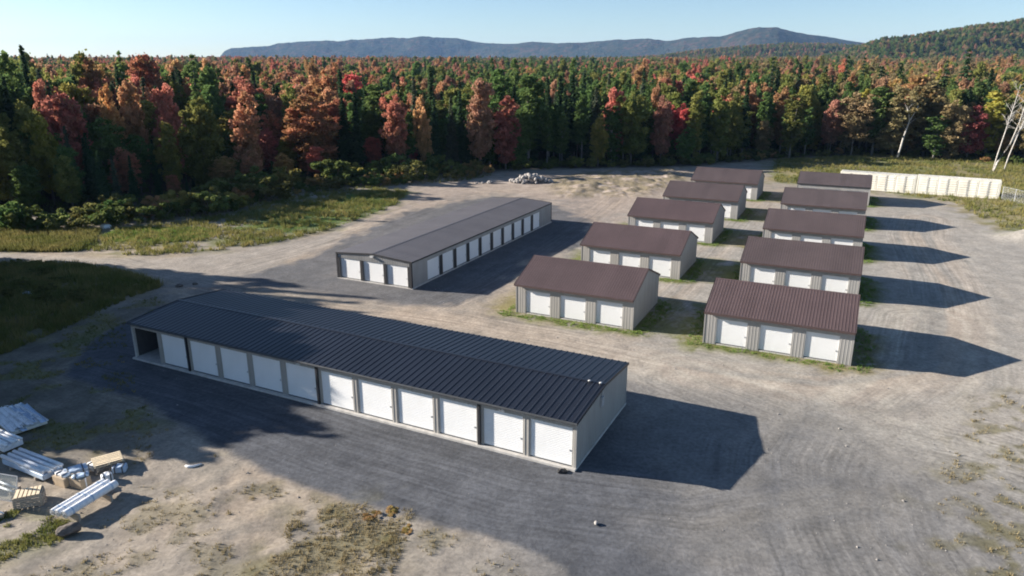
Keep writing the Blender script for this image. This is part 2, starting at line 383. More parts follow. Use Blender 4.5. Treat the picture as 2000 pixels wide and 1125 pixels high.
def build_ground():
    def grow(a, b, st, g):
        out = []; v = a; d = st
        sg = 1 if b > a else -1
        while (b - v) * sg > 0:
            out.append(v); v += sg * d; d *= g
        out.append(b); return out
    xs = sorted(set(grow(-66, -9500, .5, 1.13)[1:] + list(np.arange(-66, 86, .28)) + grow(86, 9500, .5, 1.13)))
    ys = [22.0]
    while ys[-1] < 165: ys.append(ys[-1] * 1.0058)
    ys = sorted(grow(22, -400, .3, 1.3)[1:] + ys[:-1] + grow(ys[-1], 9500, 1.0, 1.09))
    xs = np.array(xs); ys = np.array(ys)
    X, Y = np.meshgrid(xs, ys); nx, ny = len(xs), len(ys)
    Z = ground_h(X, Y)
    # --- what the ground is made of
    def mix(c, col_, w): return c * (1 - w[..., None]) + np.array(col_) * w[..., None]
    f1 = fbm(X * .12, Y * .12, 61, 5); f2 = fbm(X * .6, Y * .6, 71, 5); f3 = fbm(X * 2.2, Y * 2.2, 81, 3)
    C = np.zeros(X.shape + (3,)) + np.array((.300, .262, .216))
    C = mix(C, (.36, .295, .228), sstep(.45, .7, f1))
    C = mix(C, (.235, .212, .178), sstep(.52, .72, f2) * .7)
    # right-hand lot: compact, greyer
    lot = sstep(-6, 8, X - (Y - 40) * .15) * sstep(130, 100, Y)
    C = mix(C, (.325, .308, .278), lot * .75)
    back = sstep(3, -4, sdist(POLY['backdirt'], X, Y) + (f2 - .5) * 8)
    C = mix(C, (.33, .27, .225), back * .8)
    C = mix(C, (.42, .36, .31), back * sstep(.58, .7, f1) * .7)
    mo = sstep(2, -2, sdist(POLY['mounds'], X, Y))
    C = mix(C, (.215, .180, .115), mo * sstep(.34, .52, f2) * .9)
    # tyre-worn paths
    streak = np.zeros(X.shape); bw = np.zeros(X.shape); b2 = np.zeros(X.shape); PD = np.zeros(X.shape); PS = np.zeros(X.shape)
    for i, (k, P) in enumerate(PATHS.items()):
        d, s = path_coords(P, X, Y)
        wd = {'behind': 3.4, 'front': 6.5, 'cross': 6.0, 'front_a': 3.5, 'side_b': 3.5, 'mid': 2.2, 'midshed': 2.0}[k]
        w = np.exp(-(d / wd) ** 2)
        st = fbm(d * 1.15 + fbm(s * .05, d * .1, 5 + i, 2) * 3, s * .045, 90 + i, 3)
        streak += w * (st - .5) * 1.6
        up_ = w > bw; b2 = np.where(up_, bw, np.maximum(b2, w)); PD = np.where(up_, d, PD); PS = np.where(up_, s + i * 300, PS); bw = np.where(up_, w, bw)
        if k in ('behind', 'mid', 'midshed', 'side_b'):
            C = mix(C, (.375, .305, .238), w * .6 * sstep(.30, .62, st))
        elif k != 'front_a':
            C = mix(C, (.37, .34, .285), w * .55 * sstep(.35, .65, st))
    # dark crushed gravel round the two long buildings
    da = sdist(POLY['pad_a'], X, Y) + (f2 - .5) * .7 + (f3 - .5) * .35
    wob = (f1 - .5) * 9
    fade = sstep(15.5, 3.0, X + wob * .7 - (40 - Y) * .12)
    pa = sstep(.35, -.35, da) * fade
    # a softer skirt that runs out towards the lot
    soft = sstep(24, 6, np.hypot((X - 8) * .8, (Y - 31) * 1.15) + wob) * sstep(-4, 3, X) * .62
    db = sdist(POLY['pad_b'], X, Y) + (f2 - .5) * 3.5 + (f1 - .5) * 5
    pb = sstep(.8, -.8, db) * .88
    pb2 = sstep(10, 0, db) * .35 * sstep(.42, .62, f2)
    tan_d, tan_s = path_coords(PATHS['behind'], X, Y)
    keep = 1 - .93 * np.exp(-(np.maximum(np.abs(tan_d) - 1.3 + (f2 - .5) * 2, 0) / 1.3) ** 2) * sstep(-36, -24, X)
    pad = np.maximum(np.maximum(pa, soft), np.maximum(pb, pb2)) * keep
    dk = np.zeros(X.shape + (3,)) + np.array((.098, .102, .112))
    dk = dk * (.82 + .40 * f1 + .25 * (f2 - .5))[..., None]
    pad_w = np.clip(pad + pad * (1 - pad) * np.clip(streak, -1, 1) * 1.5, 0, 1)
    C = C * (1 - pad_w[..., None]) + dk * pad_w[..., None]
    C = C * (1 + .22 * np.clip(streak, -1, 1))[..., None]
    # dirt lane
    ln = sstep(.9, -.9, sdist(POLY['lane'], X, Y) + (f2 - .5) * 2)
    C = mix(C, (.30, .27, .235), ln * .8)
    # green
    g = np.zeros(X.shape)
    cl = sstep(2.5, -2, sdist(POLY['clearing'], X, Y) + (f2 - .5) * 6)
    gcl = cl * sstep(.36, .56, fbm(X * .35, Y * .7, 101, 4))
    g = np.maximum(g, gcl * .8 * (1 - ln))
    for nm in ('greenA', 'greenB'):
        g = np.maximum(g, sstep(1.5, -1.5, sdist(POLY[nm], X, Y) + (f2 - .5) * 5) * .9)
    ly = sstep(2.0, -2.0, sdist(POLY['leftyard'], X, Y) + (f2 - .5) * 5)
    C = mix(C, (.135, .125, .10), ly * (.45 + .5 * sstep(.35, .6, f1 * .5 + f2 * .5)) * (1 - np.clip(pad, 0, 1)))
    g = np.maximum(g, ly * sstep(.5, .62, fbm(X * .5, Y * .5, 141, 4)) * .7 * (1 - np.clip(pad * 1.5, 0, 1)))
    g = np.maximum(g, sstep(1.2, -1.2, sdist(POLY['leftweeds'], X, Y) + (f2 - .5) * 3) * .95)
    bk = sstep(1.6, -1.6, sdist(POLY['bank'], X, Y) + (f2 - .5) * 6.0)
    g = np.maximum(g, bk * (.5 + .5 * sstep(.35, .55, f2)))
    rsd = sdist(POLY['rstrip'], X, Y)
    g = np.maximum(g, sstep(2.5, -3, rsd + (f2 - .5) * 9) * .9)
    g = np.maximum(g, sstep(1.5, -1.5, sdist(POLY['junkgrass'], X, Y) + (f2 - .5) * 4) * sstep(.4, .6, f2) * .8)
    wr = sstep(2.5, -2.5, sdist(POLY['weeds_r'], X, Y) + (f2 - .5) * 6) * sstep(.45, .62, fbm(X * .9, Y * .9, 111, 4))
    oc = sstep(2.0, -2.0, sdist(POLY['olive_c'], X, Y) + (f2 - .5) * 5) * sstep(.36, .6, fbm(X * .8, Y * .8, 121, 4))
    dirtz = sstep(5, -2, X) * sstep(42, 34, Y) * (1 - np.clip(pad * 2, 0, 1))
    speck = dirtz * sstep(.56, .70, fbm(X * .45, Y * .45, 131, 5))
    for p in SHEDS.values():
        d, u, v = rect_dist(p, SHED_YAW, SHED_L, SHED_W, X, Y)
        side = np.where(v < 0, 1.15, np.where(v > SHED_W, .9, 1.6)) * np.where(u < -.2, 1.3, 1)
        g = np.maximum(g, sstep(side * 1.9, side * .8, d + (f2 - .5) * 2.2) * sstep(.25, .5, f3 * .5 + f2 * .5))
    # rougher grass between the two rows of sheds
    c, s_ = math.cos(SHED_YAW), math.sin(SHED_YAW)
    uu = (X - .32) * c + (Y - 61.89) * s_; vv = -(X - .32) * s_ + (Y - 61.89) * c
    mid_v = np.mod(vv, 16.9)
    btw = sstep(10.2, 12, uu) * sstep(17.8, 16.4, uu) * sstep(-1, 1, vv) * sstep(78, 74, vv) * sstep(11.2, 9.4, mid_v) * sstep(-.2, .8, mid_v)
    g = np.maximum(g, btw * .85 * sstep(.25, .55, f2))
    gcol = np.zeros(C.shape) + np.array((.140, .150, .050))
    gcol = mix(gcol, (.205, .178, .085), sstep(.45, .65, f1))
    gcol = mix(gcol, (.075, .150, .028), np.clip(sstep(2, -2, sdist(POLY['greenA'], X, Y)) + .7 * sstep(2, -2, sdist(POLY['greenB'], X, Y)), 0, 1))
    C = C * (1 - g[..., None]) + gcol * g[..., None]
    C = mix(C, (.150, .135, .065), np.clip(wr * .75 + oc * .7 + speck * .40, 0, 1))
    C = mix(C, (.33, .23, .095), oc * sstep(.56, .68, f2) * .7)
    # woodland floor
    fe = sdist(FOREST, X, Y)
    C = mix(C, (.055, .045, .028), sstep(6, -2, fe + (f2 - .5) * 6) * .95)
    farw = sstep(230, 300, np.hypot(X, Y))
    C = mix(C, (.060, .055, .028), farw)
    C = C * (.90 + .22 * f3)[..., None]
    # --- one continuous sheet, cut into what one would name
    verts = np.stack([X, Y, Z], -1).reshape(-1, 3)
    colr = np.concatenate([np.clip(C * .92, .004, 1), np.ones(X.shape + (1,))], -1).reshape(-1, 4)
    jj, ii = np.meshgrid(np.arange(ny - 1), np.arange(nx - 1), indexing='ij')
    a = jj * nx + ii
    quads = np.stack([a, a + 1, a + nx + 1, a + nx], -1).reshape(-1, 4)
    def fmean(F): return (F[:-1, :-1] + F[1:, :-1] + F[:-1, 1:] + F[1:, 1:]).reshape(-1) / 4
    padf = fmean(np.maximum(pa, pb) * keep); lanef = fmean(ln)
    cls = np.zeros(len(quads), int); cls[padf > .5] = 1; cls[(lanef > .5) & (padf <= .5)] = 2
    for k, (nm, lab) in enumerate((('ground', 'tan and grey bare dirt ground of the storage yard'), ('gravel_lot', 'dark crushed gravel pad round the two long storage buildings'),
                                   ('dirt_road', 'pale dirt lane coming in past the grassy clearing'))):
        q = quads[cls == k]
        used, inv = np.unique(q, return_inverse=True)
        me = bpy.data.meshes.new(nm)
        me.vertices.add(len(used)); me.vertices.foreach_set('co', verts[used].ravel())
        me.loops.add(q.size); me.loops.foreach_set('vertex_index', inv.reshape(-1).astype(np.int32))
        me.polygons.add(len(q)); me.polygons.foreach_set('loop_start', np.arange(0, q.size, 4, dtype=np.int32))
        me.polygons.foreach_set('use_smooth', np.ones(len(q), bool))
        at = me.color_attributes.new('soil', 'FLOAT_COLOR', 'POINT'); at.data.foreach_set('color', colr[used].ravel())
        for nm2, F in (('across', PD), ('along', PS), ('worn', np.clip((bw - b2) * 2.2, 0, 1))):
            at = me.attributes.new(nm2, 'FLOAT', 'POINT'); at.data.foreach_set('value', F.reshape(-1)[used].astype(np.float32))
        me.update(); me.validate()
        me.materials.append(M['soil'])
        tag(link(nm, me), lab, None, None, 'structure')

m = bpy.data.materials.new('soil'); M['soil'] = m
nt, N, L, b = nodes_of(m)
at = N.new('ShaderNodeAttribute'); at.attribute_name = 'soil'
g = N.new('ShaderNodeNewGeometry')
n1 = N.new('ShaderNodeTexNoise'); n1.inputs['Scale'].default_value = 4.2; n1.inputs['Detail'].default_value = 9; n1.inputs['Roughness'].default_value = .72
n2 = N.new('ShaderNodeTexVoronoi'); n2.inputs['Scale'].default_value = 7.0
n3 = N.new('ShaderNodeTexNoise'); n3.inputs['Scale'].default_value = .55; n3.inputs['Detail'].default_value = 6
for n_ in (n1, n2, n3): L.new(g.outputs['Position'], n_.inputs['Vector'])
r1 = N.new('ShaderNodeMapRange'); r1.inputs['From Min'].default_value = .3; r1.inputs['From Max'].default_value = .7; r1.inputs['To Min'].default_value = .68; r1.inputs['To Max'].default_value = 1.32
L.new(n1.outputs['Fac'], r1.inputs['Value'])
r2 = N.new('ShaderNodeMapRange'); r2.inputs['From Min'].default_value = 0; r2.inputs['From Max'].default_value = .12; r2.inputs['To Min'].default_value = 1.35; r2.inputs['To Max'].default_value = 1.0
L.new(n2.outputs['Distance'], r2.inputs['Value'])
r3 = N.new('ShaderNodeMapRange'); r3.inputs['From Min'].default_value = .3; r3.inputs['From Max'].default_value = .7; r3.inputs['To Min'].default_value = .86; r3.inputs['To Max'].default_value = 1.14
L.new(n3.outputs['Fac'], r3.inputs['Value'])
m1 = N.new('ShaderNodeMath'); m1.operation = 'MULTIPLY'; m2 = N.new('ShaderNodeMath'); m2.operation = 'MULTIPLY'
L.new(r1.outputs[0], m1.inputs[0]); L.new(r2.outputs[0], m1.inputs[1]); L.new(m1.outputs[0], m2.inputs[0]); L.new(r3.outputs[0], m2.inputs[1])
aa = [N.new('ShaderNodeAttribute') for _ in range(3)]
for q_, nm_ in zip(aa, ('across', 'along', 'worn')): q_.attribute_name = nm_
cmb = N.new('ShaderNodeCombineXYZ')
k1 = N.new('ShaderNodeMath'); k1.operation = 'MULTIPLY'; k1.inputs[1].default_value = 3.2; L.new(aa[0].outputs['Fac'], k1.inputs[0])
k2 = N.new('ShaderNodeMath'); k2.operation = 'MULTIPLY'; k2.inputs[1].default_value = .10; L.new(aa[1].outputs['Fac'], k2.inputs[0])
L.new(k1.outputs[0], cmb.inputs[0]); L.new(k2.outputs[0], cmb.inputs[1])
n5 = N.new('ShaderNodeTexNoise'); n5.inputs['Scale'].default_value = 1.0; n5.inputs['Detail'].default_value = 5; n5.inputs['Roughness'].default_value = .65; n5.inputs['Distortion'].default_value = .3
L.new(cmb.outputs[0], n5.inputs['Vector'])
r5 = N.new('ShaderNodeMapRange'); r5.inputs['From Min'].default_value = .32; r5.inputs['From Max'].default_value = .68; r5.inputs['To Min'].default_value = -.25; r5.inputs['To Max'].default_value = .25
L.new(n5.outputs['Fac'], r5.inputs['Value'])
m5 = N.new('ShaderNodeMath'); m5.operation = 'MULTIPLY_ADD'; m5.inputs[2].default_value = 1.0; L.new(r5.outputs[0], m5.inputs[0]); L.new(aa[2].outputs['Fac'], m5.inputs[1])
m6 = N.new('ShaderNodeMath'); m6.operation = 'MULTIPLY'; L.new(m2.outputs[0], m6.inputs[0]); L.new(m5.outputs[0], m6.inputs[1])
vm = N.new('ShaderNodeVectorMath'); vm.operation = 'SCALE'
L.new(at.outputs['Color'], vm.inputs[0]); L.new(m6.outputs[0], vm.inputs['Scale']); L.new(vm.outputs[0], b.inputs['Base Color'])
b.inputs['Roughness'].default_value = .95; b.inputs['Specular IOR Level'].default_value = .15
bp = N.new('ShaderNodeBump'); bp.inputs['Strength'].default_value = .6; bp.inputs['Distance'].default_value = .05
L.new(n1.outputs['Fac'], bp.inputs['Height']); L.new(bp.outputs[0], b.inputs['Normal'])

# edge of the woods, seen from the yard; the woods lie beyond it
EDGE = [(-260, 150), (-150, 128), (-100, 116), (-76, 106), (-62, 108), (-52, 120), (-43, 136), (-25, 149), (-5, 155), (6, 158), (38, 163), (62, 176), (90, 184), (104, 172), (118, 162), (170, 150), (300, 140)]
FOREST = EDGE + [(900, 400), (900, 2500), (-900, 2500), (-900, 400)]
build_ground()

# ------------------------------------------------------------------ hills
def mat_hill(name, sc, tones, bump):
    m = bpy.data.materials.new(name)
    nt, N, L, b = nodes_of(m)
    g = N.new('ShaderNodeNewGeometry')
    n1 = N.new('ShaderNodeTexNoise'); n1.inputs['Scale'].default_value = 1 / sc; n1.inputs['Detail'].default_value = 8; n1.inputs['Roughness'].default_value = .7
    n2 = N.new('ShaderNodeTexVoronoi'); n2.inputs['Scale'].default_value = 1 / (sc * .10)
    L.new(g.outputs['Position'], n1.inputs['Vector']); L.new(g.outputs['Position'], n2.inputs['Vector'])
    ad = N.new('ShaderNodeMix'); ad.data_type = 'FLOAT'; ad.inputs[0].default_value = .35
    sx = N.new('ShaderNodeSeparateColor'); L.new(n2.outputs['Color'], sx.inputs[0])
    L.new(n1.outputs['Fac'], ad.inputs[2]); L.new(sx.outputs[0], ad.inputs[3])
    r = N.new('ShaderNodeValToRGB')
    e = r.color_ramp.elements
    e[0].position = .30; e[0].color = (*tones[0], 1); e[1].position = .72; e[1].color = (*tones[-1], 1)
    for k, t in enumerate(tones[1:-1]):
        q = e.new(.30 + .42 * (k + 1) / (len(tones) - 1)); q.color = (*t, 1)
    L.new(ad.outputs[0], r.inputs[0]); L.new(r.outputs[0], b.inputs['Base Color'])
    b.inputs['Roughness'].default_value = 1; b.inputs['Specular IOR Level'].default_value = 0
    bp = N.new('ShaderNodeBump'); bp.inputs['Strength'].default_value = 1; bp.inputs['Distance'].default_value = bump
    L.new(n1.outputs['Fac'], bp.inputs['Height']); L.new(bp.outputs[0], b.inputs['Normal'])
    return m
M['hill_far'] = mat_hill('hill_far', 260, [(.018, .030, .024), (.030, .042, .028), (.055, .052, .034), (.105, .056, .042)], 140)
M['hill_near'] = mat_hill('hill_near', 110, [(.022, .042, .020), (.045, .062, .024), (.075, .065, .028), (.12, .065, .032)], 14)

def hill(name, label, prof, depth, mat, rough, nseg=360, rows=34, seed=1):
    """prof: (bearing as tangent, distance, height) along the crest"""
    P = np.array(prof, float)
    tb = np.linspace(P[0, 0], P[-1, 0], nseg)
    D = np.interp(tb, P[:, 0], P[:, 1]); H = np.interp(tb, P[:, 0], P[:, 2])
    k = np.ones(3) / 3; H = np.convolve(np.pad(H, 1, 'edge'), k, 'valid')
    w = np.linspace(-1, .7, rows)
    TB, Wd = np.meshgrid(tb, w); Dm = np.tile(D, (rows, 1)); Hm = np.tile(H, (rows, 1))
    Y = Dm + Wd * depth; X = TB * Y
    sh = np.where(Wd < 0, (np.cos(np.pi * np.minimum(-Wd, 1)) * .5 + .5), np.cos(np.pi * .5 * Wd))
    nz = fbm(X / (depth * .35), Y / (depth * .35), seed, 5) - .5
    Z = Hm * sh * (1 + 1.7 * nz * (1 - np.exp(-(Wd * 3) ** 2))) + rough * (fbm(X / (rough * 6), Y / (rough * 6), seed + 9, 3) - .5) * np.clip(Hm / (Hm.max() * .15), 0, 1) - 2 * (Wd < -.97) - 3
    Z = np.where((Wd <= -.999) | (Wd >= .699), -6, Z)
    n = nseg
    jj, ii = np.meshgrid(np.arange(rows - 1), np.arange(n - 1), indexing='ij')
    a = (jj * n + ii).ravel()
    me = bpy.data.meshes.new(name)
    me.from_pydata(np.stack([X, Y, Z], -1).reshape(-1, 3).tolist(), [], np.stack([a, a + 1, a + n + 1, a + n], -1).tolist())
    me.polygons.foreach_set('use_smooth', [True] * len(me.polygons)); me.materials.append(mat)
    tag(link(name, me), label, None, None, 'structure')
    return X, Y, Z

def crest(pts, dist):
    out = []
    for u, v in pts:
        d = dist(u); out.append(((u - 1000) / 1404.6 * .955, d, max(2.0, 21.5 + (126 - v) / 1404.6 * .905 * d)))
    return out
far_pts = [(395, 126), (425, 116), (440, 100), (452, 94), (480, 92), (530, 90), (545, 86), (600, 81), (640, 80), (660, 82), (682, 79), (740, 78), (800, 77), (850, 74), (890, 74), (915, 79),
           (945, 84), (1000, 86), (1035, 82), (1089, 85), (1140, 83), (1185, 79), (1230, 76), (1266, 76), (1296, 80), (1335, 74), (1395, 73), (1440, 62), (1476, 55), (1512, 56), (1545, 63),
           (1600, 71), (1680, 84), (1740, 92), (1850, 100), (2100, 112), (2500, 118)]
hill('mountains', 'far blue ridge of wooded hills along the horizon', crest(far_pts, lambda u: 7600 - 2400 * min(1, max(0, (u - 900) / 600))), 1500, M['hill_far'], 16, 900, 50, 5)
mid_pts = [(1080, 130), (1180, 122), (1280, 114), (1380, 101), (1450, 95), (1520, 90), (1580, 90), (1660, 93), (1760, 96), (1900, 100), (2300, 110)]
MID = hill('low_ridge', 'low wooded rise in autumn colour before the mountains', crest(mid_pts, lambda u: 2500), 700, M['hill_near'], 8, 220, 26, 15)
right_pts = [(1560, 128), (1640, 112), (1690, 92), (1720, 84), (1765, 82), (1850, 68), (1900, 61), (1960, 54), (2000, 49), (2080, 40), (2200, 32), (2400, 30), (2700, 40), (2900, 70)]
RIGHT = hill('wooded_hill', 'near wooded hill rising behind the forest toward the right', crest(right_pts, lambda u: 1650), 650, M['hill_near'], 8, 240, 30, 25)

# ------------------------------------------------------------------ storage buildings
def rib_profile(length, pitch, depth):
    """(s, d) points of a ribbed steel sheet"""
    n = max(1, round(length / pitch)); p = length / n; out = []
    for i in range(n):
        a = i * p
        out += [(a, 0), (a + p * .36, 0), (a + p * .44, depth), (a + p * .60, depth), (a + p * .68, 0)]
    return out + [(length, 0)]

def ribbed(mb, p0, p1, z0, ztop, pitch=.23, depth=.022):
    """vertical ribbed sheet from p0 to p1 (plan), ribs stick out to the right of p0->p1; ztop(s)"""
    dx, dy = p1[0] - p0[0], p1[1] - p0[1]; l = math.hypot(dx, dy); dx /= l; dy /= l; nx, ny = dy, -dx
    pr = rib_profile(l, pitch, depth)
    vs = []
    for s, d in pr:
        x, y = p0[0] + dx * s + nx * d, p0[1] + dy * s + ny * d
        vs += [(x, y, z0), (x, y, ztop(s))]
    mb.add(vs, [(2 * i, 2 * i + 2, 2 * i + 3, 2 * i + 1) for i in range(len(pr) - 1)])
    return mb

def box_wall(mb, p0, p1, z0, ztop, th):
    """plain solid backing behind a ribbed sheet (to the left of p0->p1)"""
    dx, dy = p1[0] - p0[0], p1[1] - p0[1]; l = math.hypot(dx, dy); dx /= l; dy /= l; nx, ny = -dy, dx
    xs = [0, l] if not isinstance(ztop, tuple) else [0, l / 2, l]
    zt = (lambda s: ztop) if not isinstance(ztop, tuple) else (lambda s: ztop[0] + (ztop[1] - ztop[0]) * (1 - abs(s - l / 2) / (l / 2)))
    vs = []
    for s in xs:
        for k in (.004, th):
            x, y = p0[0] + dx * s + nx * k, p0[1] + dy * s + ny * k
            vs += [(x, y, z0), (x, y, zt(s))]
    fs = []
    for i in range(len(xs) - 1):
        a, b_ = 4 * i, 4 * (i + 1)
        fs += [(a, b_, b_ + 1, a + 1), (a + 2, a + 3, b_ + 3, b_ + 2), (a + 1, b_ + 1, b_ + 3, a + 3)]
    e = 4 * (len(xs) - 1)
    fs += [(0, 1, 3, 2), (e, e + 2, e + 3, e + 1)]
    return mb.add(vs, fs)

DOOR_CACHE = {}
def door_mesh(w, h):
    k = (round(w, 2), round(h, 2))
    if k not in DOOR_CACHE:
        mb = MB(); n = 22; st = h / n; vs = []
        for i in range(n):
            for dz, d in ((0, 0), (.12, -.014), (.5, -.020), (.88, -.014)):
                vs.append((d, i * st + dz * st))
        vs.append((0, h))
        pts = []
        for d, z in vs: pts += [(0, d, z), (w, d, z)]
        mb.add(pts, [(2 * i, 2 * i + 1, 2 * i + 3, 2 * i + 2) for i in range(len(vs) - 1)])
        mb.box(0, w, .003, .035, 0, h)
        DOOR_CACHE[k] = mb.mesh('roll_up_door', M['door_white'])
        bb = MB(); bb.box(-.045, .045, -.045, -.024, 0, .12); bb.box(-.015, .015, -.065, -.045, .03, .09)
        DOOR_CACHE[k, 'l'] = bb.mesh('latch', M['steel'])
        sb = MB(); sb.box(.02, w - .02, -.05, -.022, 0, .07)
        DOOR_CACHE[k, 'b'] = sb.mesh('bottom_bar', M['gutter'])
    return DOOR_CACHE[k], DOOR_CACHE[k, 'l'], DOOR_CACHE[k, 'b']

def add_door(root, s, t, z, w, h, face=0.0):
    dm, lm, bm = door_mesh(w, h)
    d = link('roll_up_door', dm, root, (s, t, z), (0, 0, face))
    link('latch', lm, d, (w - .14, 0, h * .38))
    link('bottom_bar', bm, d, (0, 0, 0))
    return d

def roof_panels(roof, L_, half, rise, eave_y, eave_z, ridge_y, width, pitch, depth, mat, over=0.0):
    n = max(1, round((L_ + 2 * over) / width)); w = (L_ + 2 * over) / n
    run = ridge_y - eave_y; sl = math.hypot(run, rise); ang = math.atan2(rise, run)
    pr = rib_profile(w, pitch, depth); vs = []
    for s, d in pr: vs += [(s, 0, d + .004), (s, sl, d + .004)]
    mb = MB().add(vs, [(2 * i, 2 * i + 2, 2 * i + 3, 2 * i + 1) for i in range(len(pr) - 1)])
    # turned-down lip at the eave closes the rib ends
    lo = []
    for s, d in pr: lo += [(s, 0, d + .004), (s, 0, -.05)]
    mb.add(lo, [(2 * i, 2 * i + 1, 2 * i + 3, 2 * i + 2) for i in range(len(pr) - 1)])
    me = mb.mesh('roof_panel', mat)
    back_eave = 2 * ridge_y - eave_y
    for i in range(n):
        link('roof_panel', me, roof, (-over + i * w, eave_y, eave_z), (ang, 0, 0))
    for i in range(n):
        link('roof_panel', me, roof, (-over + (i + 1) * w, back_eave, eave_z), (ang, 0, math.pi))

def make_roof(root, L_, W_, eave_z, ridge_z, oh, gable_oh, width, pitch, depth, mat, trim):
    """deck, sheets, ridge cap; front eave at y=-oh"""
    ry = W_ / 2; th = .09
    mb = MB().prism([(-oh, eave_z), (-oh, eave_z - th), (ry, ridge_z - th), (W_ + oh, eave_z - th), (W_ + oh, eave_z), (ry, ridge_z)], -gable_oh, L_ + gable_oh)
    roof = mb.build('roof', trim, root)
    roof_panels(roof, L_, None, ridge_z - eave_z, -oh, eave_z, ry, width, pitch, depth, mat, gable_oh - .004)
    a = math.atan2(ridge_z - eave_z, ry + oh); k = .13; e = depth + .006
    cap = MB().prism([(ry - k, ridge_z + e - k * math.tan(a)), (ry, ridge_z + e), (ry + k, ridge_z + e - k * math.tan(a)), (ry + k, ridge_z + e - .012 - k * math.tan(a)), (ry, ridge_z + e - .012), (ry - k, ridge_z + e - .012 - k * math.tan(a))], -gable_oh - .01, L_ + gable_oh + .01)
    cap.build('ridge_cap', mat, roof)
    for x in (-gable_oh - .014, L_ + gable_oh):
        rk = MB().prism([(-oh - .01, eave_z + depth + .01), (-oh - .01, eave_z - .14), (ry, ridge_z - .14), (W_ + oh + .01, eave_z - .14), (W_ + oh + .01, eave_z + depth + .01), (ry, ridge_z + depth + .014)], x, x + .014)
        rk.build('rake_trim', trim, roof)
    return roof

# ---- three-door sheds
def make_shed(loc, wall, roofmat, trim, label, open_front=False, oh=.34, eave=2.72, ridge=4.37):
    root = empty('storage_shed', (loc[0], loc[1], 0), SHED_YAW)
    tag(root, label, 'shed', 'small storage sheds in two rows')
    L_, W_ = SHED_L, SHED_W
    slope = (ridge - eave) / (W_ / 2 + oh); wt = eave + slope * oh - .09
    MB().box(.02, L_ - .02, .02, W_ - .02, -.25, .07).build('foundation', M['concrete'], root)
    # three doors: 2.35 wide with piers between
    dw, dh = 2.36, 2.12; gap = (L_ - 3 * dw) / 4
    x = 0
    wl = MB()
    box_wall(wl, (0, 0), (L_, 0), .07 + dh, wt, .12)
    ribbed(wl, (0, 0), (L_, 0), .07 + dh, lambda s: wt, .23, .009)
    front = wl.build('front_header', wall, root)
    for i in range(4):
        pm = MB(); x0 = i * (gap + dw)
        box_wall(pm, (x0, 0), (x0 + gap, 0), .0, .07 + dh, .16)
        ribbed(pm, (x0, 0), (x0 + gap, 0), .0, lambda s: .07 + dh, .22, .009)
        pm.build('wall_panel', wall, root)
        if i < 3: add_door(root, x0 + gap, .115, .07, dw, dh)
    peak = ridge - .09 - .002
    gt = lambda s: (wt - .002) + (peak - wt) * (1 - abs(s - W_ / 2) / (W_ / 2))
    for nm, p0, p1, tp in (('gable_wall', (L_, 0), (L_, W_), 1), ('gable_wall', (0, W_), (0, 0), 1), ('back_wall', (L_, W_), (0, W_), 0)):
        g = MB()
        if tp:
            box_wall(g, p0, p1, .0, (wt - .002, peak), .1)
            ribbed(g, p0, p1, .0, gt, .23, .022)
        else:
            box_wall(g, p0, p1, .0, wt - .002, .1); ribbed(g, p0, p1, .0, lambda s: wt - .002, .23, .022)
        g.build(nm, wall, root)
    for (cx, cy) in ((0, 0), (L_, 0), (L_, W_), (0, W_)):
        sx = -1 if cx == 0 else 1; sy = -1 if cy == 0 else 1
        MB().box(min(cx + sx * .028, cx - sx * .07), max(cx + sx * .028, cx - sx * .07), min(cy + sy * .028, cy - sy * .07), max(cy + sy * .028, cy - sy * .07), -.05, wt - .01).build('corner_trim', wall, root)
    MB().box(-.02, L_ + .02, -oh - .022, -oh - .004, eave - .17, eave + .012).build('fascia', trim, root)
    MB().box(-.02, L_ + .02, W_ + oh + .004, W_ + oh + .022, eave - .17, eave + .012).build('fascia', trim, root)
    make_roof(root, L_, W_, eave, ridge, oh, .06, .91, .228, .015, roofmat, trim)
    return root

W1, W2 = M['wall_grey'], M['wall_greige']
make_shed(SHEDS['C1'], W2, M['roof_brown'], M['trim_brown'], 'brown-roofed three-door shed nearest the camera in the left row, beside the long gravel lane')
make_shed(SHEDS['C2'], W2, M['roof_brown'], M['trim_brown'], 'second brown-roofed three-door shed of the left row, behind the nearest one')
make_shed(SHEDS['C3'], W1, M['roof_brown'], M['trim_brown'], 'third brown-roofed shed of the left row, in the middle of its row')
make_shed(SHEDS['C4'], W1, M['roof_brown_b'], M['trim_brown'], 'fourth brown-roofed shed of the left row, one before its farthest')
make_shed(SHEDS['C5'], W1, M['roof_brown_b'], M['trim_brown'], 'farthest brown-roofed shed of the left row, next to the dirt mounds')
make_shed(SHEDS['D1'], W1, M['roof_brown'], M['trim_brown'], 'brown-roofed shed nearest the camera in the right row, with all three doors visible')
make_shed(SHEDS['D2'], W1, M['roof_brown_b'], M['trim_brown'], 'second brown-roofed shed of the right row, behind the nearest one')
make_shed(SHEDS['D3'], W1, M['roof_brown_b'], M['trim_brown'], 'third shed of the right row, its doors nearly hidden by the roof before it')
make_shed(SHEDS['D4'], W1, M['roof_slate'], M['trim_brown'], 'fourth shed of the right row, only its roof showing over the third')
make_shed(SHEDS['D5'], W1, M['roof_slate'], M['trim_dark'], 'farthest grey-brown shed of the right row, in front of the white containers', oh=.10, eave=2.86, ridge=4.3)

